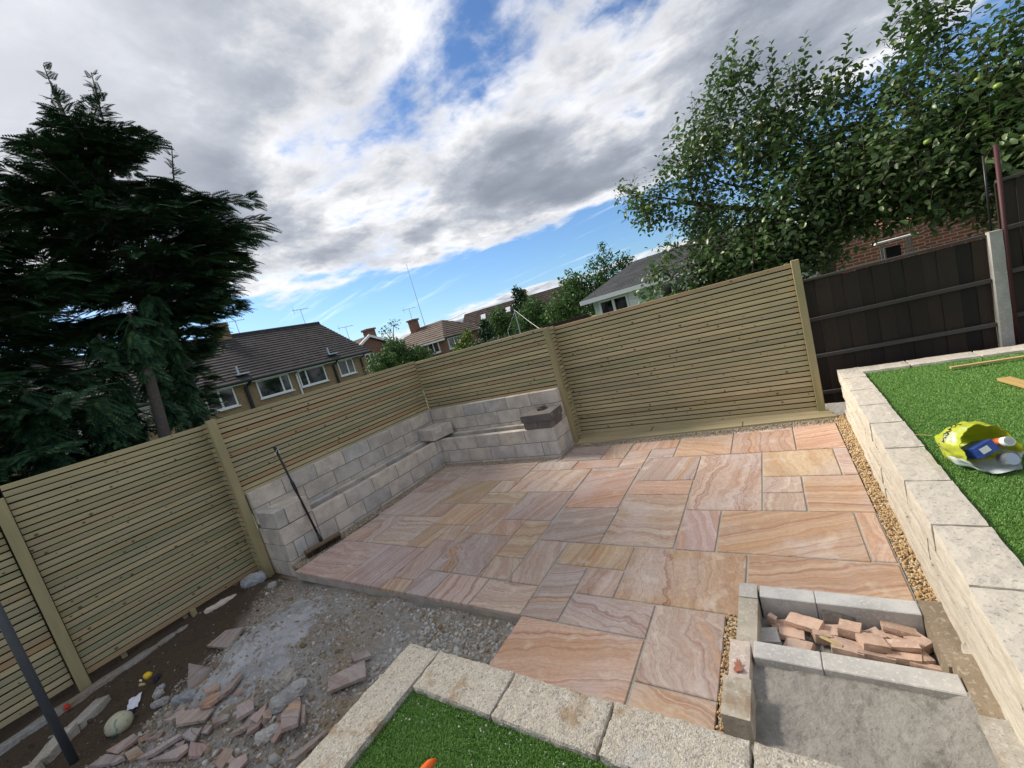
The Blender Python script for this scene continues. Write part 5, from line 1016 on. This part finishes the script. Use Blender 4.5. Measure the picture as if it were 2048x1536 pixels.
# ------------------------------------------------------------------ houses
def roof_side(e0, e1, r0, r1, n=16, th=.05):
    """one stepped, tiled roof slope between eave line e0-e1 and ridge line r0-r1"""
    e0, e1, r0, r1 = map(Vector, (e0, e1, r0, r1)); nrm = (e1 - e0).cross(r0 - e0).normalized()
    if nrm.z < 0: nrm = -nrm
    P = []
    for i in range(n):
        a0, a1 = e0.lerp(r0, i / n), e1.lerp(r1, i / n); b0, b1 = e0.lerp(r0, (i + 1.12) / n), e1.lerp(r1, (i + 1.12) / n)
        V = [a0, a1, b1, b0, a0 + nrm * th, a1 + nrm * th, b1 + nrm * th * .12, b0 + nrm * th * .12]
        P.append((V, [[3, 2, 1, 0], [4, 5, 6, 7], [0, 1, 5, 4], [1, 2, 6, 5], [2, 3, 7, 6], [3, 0, 4, 7]]))
    return merge(*P)
def window(root, o, u, w, h, mulls, n, open_=None):
    """window with frame, panes and sill; o bottom corner, u unit along the wall, n outward"""
    o, u, n = Vector(o), Vector(u), Vector(n); z = Vector((0, 0, 1)); P = []
    def bar(a, b, dpt=.06):
        a0 = o + u * a[0] + z * a[1]; b0 = o + u * b[0] + z * b[1]; c = [a0, o + u * b[0] + z * a[1], b0, o + u * a[0] + z * b[1]]
        P.append(([p - n * .02 for p in c] + [p + n * dpt for p in c], raw_box((0, 0, 0), (1, 1, 1))[1]))
    f = .065; bar((0, 0), (w, f)); bar((0, h - f), (w, h)); bar((0, f), (f, h - f)); bar((w - f, f), (w, h - f))
    for m_ in mulls: bar((m_ - .04, f), (m_ + .04, h - f), .055)
    V, F = merge(*P); ctr = o + u * w / 2; wn = obj('window', [v - ctr for v in V], F, M['white'], root, ctr)
    V = [o + u * f + z * f + n * .015, o + u * (w - f) + z * f + n * .015, o + u * (w - f) + z * (h - f) + n * .015, o + u * f + z * (h - f) + n * .015]; V = V + [v - n * .03 for v in V]
    obj('pane', [v - ctr for v in V], raw_box((0, 0, 0), (1, 1, 1))[1], M['glass'], wn, ctr)
    a, b = o - u * .06 + z * -.06, o + u * (w + .06) + z * -.002; V = [a - n * .02, a + u * (w + .12) - n * .02, a + u * (w + .12) + n * .12, a + n * .12]; V = V + [v + z * .058 for v in V]
    obj('sill', [v - ctr for v in V], raw_box((0, 0, 0), (1, 1, 1))[1], M['white'], wn, ctr)
def aerial(root, base, h, L, ax):
    b = Vector(base); ax = Vector(ax); s = Vector((-ax.y, ax.x, 0)); t = b + Vector((0, 0, h)); P = [tube([b, t], .02, 5), tube([t - ax * L * .5, t + ax * L * .5], .013, 5)]
    for k in range(7): q = t + ax * L * (-.45 + .15 * k); P.append(tube([q - s * .28, q + s * .28], .009, 4))
    P.append(tube([t - ax * L * .4 + Vector((0, 0, -.25)), t - ax * L * .4 + Vector((0, 0, .25))], .012, 4)); obj('aerial', *merge(*P), M['steel'], root)
# brown roofed terrace behind the left fence
h1 = empty('brick_house', (-22, 8, -.4), 'long buff brick house with dark tiled roof behind the left fence', 'house')
obj('wall', *raw_box((-30, -8, -.45), (-22, 17.2, 3.1)), M['brickbuff'], h1)
rf = obj('roof', *merge(roof_side((-21.6, -8.4, 3.05), (-21.6, 17.45, 3.05), (-26, -8.4, 5.95), (-26, 17.45, 5.95), 18), roof_side((-30.4, -8.4, 3.05), (-30.4, 17.45, 3.05), (-26, -8.4, 5.95), (-26, 17.45, 5.95), 18)), M['tilebrown'], h1)
obj('ridge', *tube([(-26, -8.4, 5.97), (-26, 17.5, 5.97)], .11, 8), M['tilebrown'], rf)
obj('gable', [(-30, 17.2, 3.1), (-22, 17.2, 3.1), (-26, 17.2, 5.9), (-30, 17.0, 3.1), (-22, 17.0, 3.1), (-26, 17.0, 5.9)], [[0, 2, 1], [3, 4, 5], [0, 1, 4, 3], [1, 2, 5, 4], [2, 0, 3, 5]], M['brickbuff'], h1)
obj('fascia', *raw_box((-21.72, -8.4, 2.90), (-21.66, 17.4, 3.05)), M['white'], h1); obj('gutter', *tube([(-21.58, -8.4, 3.02), (-21.58, 17.45, 3.02)], .075, 8), M['fascia'], h1)
for y0, w, mu in ((7.93, 1.28, [.62]), (10.28, 1.72, [1.26]), (12.52, 1.62, [.46]), (15.05, 1.1, [.62]), (3.2, 1.3, [.6]), (5.5, 1.3, [.6])): window(h1, (-22, y0, 1.98), (0, 1, 0), w, .93, mu, (1, 0, 0))
for y, m_, r in ((9.76, 'fascia', .09), (12.40, 'white', .05), (14.75, 'fascia', .07), (16.75, 'fascia', .05), (7.35, 'fascia', .06)): obj('downpipe', *tube([(-21.6, y + .15, 3.0), (-21.75, y + .12, 2.86), (-21.92, y, 2.75), (-21.92, y, -.4)], r, 8), M[m_], h1)
for y in (9.8, 14.9):
    obj('roof_vent', *merge(raw_box((-22.15, y - .3, 3.38), (-21.75, y + .3, 3.45)), tube([(-22.1, y - .05, 3.3), (-22.1, y - .05, 3.85)], .05, 6)), M['steel'], h1)
obj('chimney', *raw_box((-26.5, 11.0, 5.5), (-25.7, 11.7, 6.75)), M['brickbuff'], h1)
aerial(h1, (-26, 16.5, 5.9), 1.15, 1.1, (.2, .98, 0))
aerial(h1, (-26, 12.3, 5.9), .9, 1.0, (.4, .9, 0))
# red brick house with white gable trim, mid distance
h2 = empty('gable_house', (-27, 22, -.4), 'red brick house with white gable trim behind the round bush', 'house')
obj('wall', *raw_box((-31, 19.5, -.45), (-26.2, 24, 3.2)), M['brickred'], h2)
obj('gable', [(-26.19, 19.5, 3.2), (-26.19, 24, 3.2), (-26.19, 21.3, 4.3), (-26.4, 19.5, 3.2), (-26.4, 24, 3.2), (-26.4, 21.3, 4.3)], [[0, 1, 2], [3, 5, 4], [0, 3, 4, 1], [1, 4, 5, 2], [2, 5, 3, 0]], M['brickred'], h2)
obj('roof', *merge(roof_side((-26, 24.3, 3.15), (-31, 24.3, 3.15), (-26, 21.3, 4.45), (-31, 21.3, 4.45), 9), roof_side((-26, 19.2, 3.3), (-31, 19.2, 3.3), (-26, 21.3, 4.45), (-31, 21.3, 4.45), 9)), M['tilered'], h2)
obj('bargeboard', *merge(([(-25.95, 19.2, 3.2), (-25.95, 21.3, 4.35), (-25.95, 21.3, 4.55), (-25.95, 19.2, 3.42), (-26.05, 19.2, 3.2), (-26.05, 21.3, 4.35), (-26.05, 21.3, 4.55), (-26.05, 19.2, 3.42)], raw_box((0, 0, 0), (1, 1, 1))[1]), ([(-25.95, 24.4, 3.05), (-25.95, 21.3, 4.35), (-25.95, 21.3, 4.55), (-25.95, 24.4, 3.27), (-26.05, 24.4, 3.05), (-26.05, 21.3, 4.35), (-26.05, 21.3, 4.55), (-26.05, 24.4, 3.27)], raw_box((0, 0, 0), (1, 1, 1))[1])), M['white'], h2)
obj('chimney', *merge(raw_box((-27.0, 21.6, 4.0), (-26.4, 22.35, 4.9)), raw_box((-27.08, 21.52, 4.9), (-26.32, 22.43, 5.05))), M['brickred'], h2)
window(h2, (-26.19, 20.4, 2.2), (0, 1, 0), .9, .9, [.45], (1, 0, 0)); aerial(h2, (-25.9, 19.4, 3.8), 1.6, 1.2, (.3, .95, 0))
# hipped house with white conservatory
h3 = empty('hipped_house', (-20, 22, -.4), 'low hipped roof house with white framed conservatory, far middle', 'house')
obj('wall', *raw_box((-26.5, 22.2, -.45), (-19.6, 28, 2.65)), M['brickred'], h3)
ax0, ax1 = (-22.2, 22.9 + 2, 3.95), (-24.5, 25, 3.95)
obj('roof', *merge(roof_side((-26.8, 21.9, 2.62), (-19.2, 21.9, 2.62), (-24.2, 25, 4.1), (-21.6, 25, 4.1), 9), roof_side((-19.2, 21.9, 2.62), (-19.2, 28.3, 2.62), (-21.6, 25, 4.1), (-21.6, 25.05, 4.1), 9), roof_side((-19.2, 28.3, 2.62), (-26.8, 28.3, 2.62), (-21.6, 25.05, 4.1), (-24.2, 25.05, 4.1), 9)), M['tilered'], h3)
obj('fascia', *raw_box((-26.8, 21.86, 2.48), (-19.16, 21.9, 2.6)), M['white'], h3); window(h3, (-21.2, 22.19, 1.75), (1, 0, 0), 1.1, .8, [.55], (0, -1, 0)); window(h3, (-19.59, 22.6, 1.75), (0, 1, 0), 2.2, .8, [.7, 1.4], (1, 0, 0))
obj('chimney', *merge(raw_box((-24.6, 24.3, 3.6), (-24.0, 24.9, 4.75)), raw_box((-24.68, 24.22, 4.75), (-23.92, 24.98, 4.88))), M['brickred'], h3); aerial(h3, (-24.3, 24.6, 4.8), 1.0, 1.1, (.8, .6, 0))
# far house with rooflights
h4 = empty('far_house', (-26, 42, -.4), 'far house with plain brown roof and two pale rooflights', 'house')
obj('wall', *raw_box((-31, 39.8, -.45), (-18.5, 47, 3.2)), M['brickred'], h4)
u4 = Vector((.93, .37, 0))
rf4 = obj('roof', *roof_side((-30.2, 37.3, 2.9), (-17.5, 43.6, 2.9), (-30.2, 39.2, 5.1), (-17.5, 45.4, 5.1), 10), M['tilered'], h4)
obj('roof_back', *roof_side((-30.2, 41.6, 2.9), (-17.5, 47.8, 2.9), (-30.2, 39.2, 5.1), (-17.5, 45.4, 5.1), 6), M['tilered'], h4)
for x, y in ((-27.85, 39.55), (-25.1, 40.9)):
    c = Vector((x, y, 4.18)); a = u4 * .28; b = Vector((-.10, .22, .27)); q = Vector((.2, -.5, .45)) * .16
    V = [c - a - b + q, c + a - b + q, c + a + b + q, c - a + b + q]; V = [v - q * 1.6 for v in V] + V; obj('rooflight', V, raw_box((0, 0, 0), (1, 1, 1))[1], M['white'], rf4)
obj('chimney', *raw_box((-24.0, 42.0, 4.6), (-23.2, 42.8, 6.0)), M['brickred'], h4)
# white and pale green bungalow
h5 = empty('bungalow', (-3, 14, -.4), 'pale green and white bungalow with slate hipped roof behind the wide slatted fence', 'house')
obj('wall', *raw_box((-4.95, 13.55, -.45), (1.2, 19.5, 2.15)), M['palegreen'], h5)
obj('roof', *merge(roof_side((-5.25, 13.25, 2.17), (1.5, 13.25, 2.17), (-3.95, 16.3, 3.12), (.2, 16.3, 3.12), 22, .014), roof_side((-5.25, 19.8, 2.17), (-5.25, 13.25, 2.17), (-3.95, 16.35, 3.12), (-3.95, 16.3, 3.12), 22, .014), roof_side((1.5, 13.25, 2.17), (1.5, 19.8, 2.17), (.2, 16.3, 3.12), (.2, 16.35, 3.12), 22, .014), roof_side((1.5, 19.8, 2.17), (-5.25, 19.8, 2.17), (.2, 16.35, 3.12), (-3.95, 16.35, 3.12), 22, .014)), M['tilegrey'], h5)
obj('fascia', *merge(raw_box((-5.27, 13.21, 2.02), (1.52, 13.25, 2.165)), raw_box((-5.29, 13.22, 2.02), (-5.25, 19.8, 2.165))), M['white'], h5)
obj('soffit', *raw_box((-5.24, 13.26, 2.03), (1.5, 13.55, 2.06)), M['white'], h5)
window(h5, (-4.75, 13.54, 1.2), (1, 0, 0), 1.0, .80, [.5], (0, -1, 0)); window(h5, (-2.75, 13.54, 1.2), (1, 0, 0), 1.2, .80, [.4, .8], (0, -1, 0)); window(h5, (-.9, 13.54, 1.2), (1, 0, 0), 1.2, .8, [.6], (0, -1, 0))
obj('white_panel', *raw_box((-3.74, 13.50, .2), (-3.42, 13.545, 2.0)), M['white'], h5)
# red brick house behind the apple tree, and low brick wall
h6 = empty('red_house', (6, 15, -.4), 'red brick house glimpsed behind the apple tree at the right', 'house')
obj('wall', *raw_box((3.1, 13.4, -.45), (10, 21, 2.75)), M['brickred'], h6); obj('roof', *roof_side((2.8, 13.1, 2.7), (10.3, 13.1, 2.7), (2.8, 17, 4.3), (10.3, 17, 4.3), 12), M['tilebrown'], h6); obj('roof_back', *roof_side((2.8, 21.1, 2.7), (10.3, 21.1, 2.7), (2.8, 17, 4.3), (10.3, 17, 4.3), 8), M['tilebrown'], h6)
window(h6, (5.6, 13.39, 1.75), (1, 0, 0), 1.0, .85, [.5], (0, -1, 0))
tag(obj('brick_wall', *raw_box((1.25, 12.8, -.45), (3.05, 13.0, 1.78)), M['brickred']), 'low red brick wall behind the dark fence, under the apple tree', 'wall')
ot = empty('garden_table', (1.78, 8.85, 0), 'small white topped garden table behind the dark fence', 'table'); obj('table_top', *raw_box((1.52, 8.7, 1.61), (2.02, 9.0, 1.635)), M['white'], ot)
for x in (1.62, 1.93):
    for y in (8.74, 8.96): obj('leg', *raw_box((x - .01, y - .01, -.4), (x + .01, y + .01, 1.608)), M['steel'], ot)
tag(obj('barbecue_box', *merge(raw_box((1.68, 9.0, 1.30), (1.86, 9.15, 1.52))), M['black']), 'black box under the white garden table', 'box')
# boundary fence beyond, hedge, clothes post, mast, pole
bf = empty('far_fence', (-6, 12.1, 0), 'dark boarded boundary fence beyond the slatted fence corner', 'fence')
x = -8.6
while x < -4.7:
    box('board', (x, 12.05, -.4), (x + .14, 12.075, 1.72 + R0.uniform(-.01, .01)), M['darkwood'], bf, .003); x += .147
box('rail', (-8.6, 12.0, 1.45), (-4.7, 12.04, 1.54), M['rail'], bf)
cl = empty('clothes_post', (-4.6, 7.75, -.4), 'slim clothes line post beyond the bench corner', 'post'); obj('post', *tube([(-4.63, 7.73, -.4), (-4.6, 7.74, 2.31)], .012, 6), M['steel'], cl); obj('line', *tube([(-4.6, 7.74, 2.29), (-3.9, 6.95, 1.98), (-3.29, 6.18, 1.78)], .0035, 4), M['white'], cl); obj('line', *tube([(-4.6, 7.74, 2.25), (-4.82, 7.6, 1.9), (-4.85, 7.58, 1.2)], .0035, 4), M['white'], cl)
V, F = tube([(-41.1, 43.7, -.4), (-41.1, 43.7, 9), (-41.1, 43.72, 14.7)], [.06, .045, .03], 6); tag(obj('radio_mast', V, F, M['steel']), 'tall thin radio mast above the far roofs', 'mast')
ut = empty('utility_pole', (-33.3, 37.3, -.4), 'wooden utility pole with wires among the far roofs', 'pole'); obj('pole', *tube([(-33.3, 37.3, -.4), (-33.3, 37.3, 5.2)], .11, 6), M['bark'], ut); obj('wire', *tube([(-33.3, 37.3, 5.0), (-31, 38, 5.0), (-29.3, 38.3, 5.25)], .02, 4), M['black'], ut)
# ------------------------------------------------------------------ background greenery
bush('round_bush', 'rounded green bush behind the corner of the slatted fence', (-11.1, 10.1, -.4), [((-11.1, 10.1, 1.7), .85), ((-11.55, 9.6, 1.9), .55), ((-10.7, 10.6, 1.75), .55), ((-11.15, 10.05, 2.35), .45)], 5200, .10, M['leaf_mid'], 1, cat='bush')
bush('round_bush', 'thin bare topped shrub above the rounded bush', (-12.2, 10.6, -.4), [((-12.1, 10.9, 2.6), .35), ((-12.2, 10.8, 3.1), .3), ((-12.0, 11.1, 3.3), .25)], 260, .08, M['leaf_mid'], 12, cat='bush')
bush('dark_shrub', 'small dark conical shrub before the far rooflights', (-11.6, 16.3, -.4), [((-11.6, 16.3, 1.4), .6), ((-11.6, 16.3, 2.0), .42), ((-11.58, 16.32, 2.5), .25)], 2600, .12, M['leaf_dark'], 2, cat='bush')
bush('yellow_shrub', 'yellow green shrub left of the dark conical shrub', (-11.9, 15.0, -.4), [((-11.9, 14.95, 1.8), .42), ((-11.75, 15.0, 2.2), .25), ((-12.2, 14.8, 1.7), .35)], 1500, .11, M['leaf_yel'], 3, cat='bush')
bush('leafy_tree', 'olive green tree right of the dark conical shrub', (-13.2, 20, -.4), [((-13.3, 19.9, 2.1), .9), ((-13.1, 20.1, 2.8), .55), ((-12.6, 20.2, 2.0), .7)], 3000, .15, M['leaf_mid'], 4, 'trees beyond the fence')
bush('leafy_tree', 'taller thin dark tree above the clothes post', (-13.8, 24.4, -.4), [((-13.9, 24.3, 3.0), .7), ((-13.75, 24.4, 3.8), .5), ((-13.9, 24.3, 4.3), .25)], 1700, .17, M['leaf_dark'], 5, 'trees beyond the fence')
bush('leafy_tree', 'bright green rounded tree right of the clothes post', (-10.4, 19.4, -.4), [((-10.4, 19.4, 1.9), 1.0), ((-10.35, 19.4, 2.6), .7), ((-9.8, 19.7, 1.9), .7), ((-11.0, 19.0, 1.9), .7)], 5200, .13, M['leaf_mid'], 6, 'trees beyond the fence')
bush('leafy_tree', 'broad green tree left of the bungalow', (-7.5, 18.3, -.4), [((-7.6, 18.4, 2.2), 1.1), ((-8.4, 18.1, 2.0), .8), ((-7.4, 18.5, 3.0), .8), ((-6.6, 18.9, 2.6), .9), ((-6.1, 19.0, 2.2), .8)], 7000, .14, M['leaf_mid'], 7, 'trees beyond the fence')
bush('leafy_tree', 'airy fine leaved tree reaching above the bungalow ridge', (-5.8, 19.6, -.4), [((-6.2, 19.3, 3.2), .7), ((-5.9, 19.2, 3.9), .45), ((-5.2, 19.5, 3.5), .5), ((-5.6, 19.4, 3.2), .6), ((-5.9, 19.2, 4.4), .25), ((-6.5, 19.1, 3.8), .4), ((-5.0, 19.5, 3.2), .4)], 1500, .13, M['leaf_mid'], 8, 'trees beyond the fence')
bush('hedge', 'low clipped hedge along the far garden', (-10.2, 14.9, -.4), [((-11.0, 14.3, 1.3), .5), ((-10.5, 14.6, 1.3), .5), ((-10.0, 14.9, 1.3), .5), ((-9.5, 15.2, 1.3), .5)], 4200, .09, M['leaf_dark'], 9, cat='hedge')
bush('ivy_mass', 'dark ivy mass at the foot of the conifer', (-7.6, .9, -.4), [((-7.6, .9, .9), .8), ((-7.5, 1.5, 1.3), .6), ((-7.7, .1, 1.1), .8), ((-7.4, -.8, 1.0), .8)], 5000, .09, M['leaf_dark'], 10, cat='ivy')
bush('leafy_tree', 'dark tree top behind the bungalow roof', (-1.9, 24, -.4), [((-2.3, 24, 3.9), .8), ((-1.7, 24.2, 3.8), .8), ((-2.1, 24, 3.0), 1.0)], 2200, .17, M['leaf_dark'], 11, 'trees beyond the fence')
r_ = np.random.RandomState(3); P = np.c_[r_.uniform(-130, 40, 5200), r_.uniform(105, 125, 5200), r_.uniform(-.4, 3.6, 5200)]; P[:, 1] -= (P[:, 0] + 45) ** 2 * .003; P[:, 2] += 1.3 * np.sin(P[:, 0] * .12) + .6 * np.sin(P[:, 0] * .5)
V, F = instance(LV, LF, frames(r_.normal(size=(5200, 3)), r_.normal(size=(5200, 3))), P, r_.uniform(.9, 2.0, 5200)); tag(fast_obj('far_wood', V, F, M['leaf_dark']), 'distant dark line of trees on the horizon', 'wood', None, 'stuff')
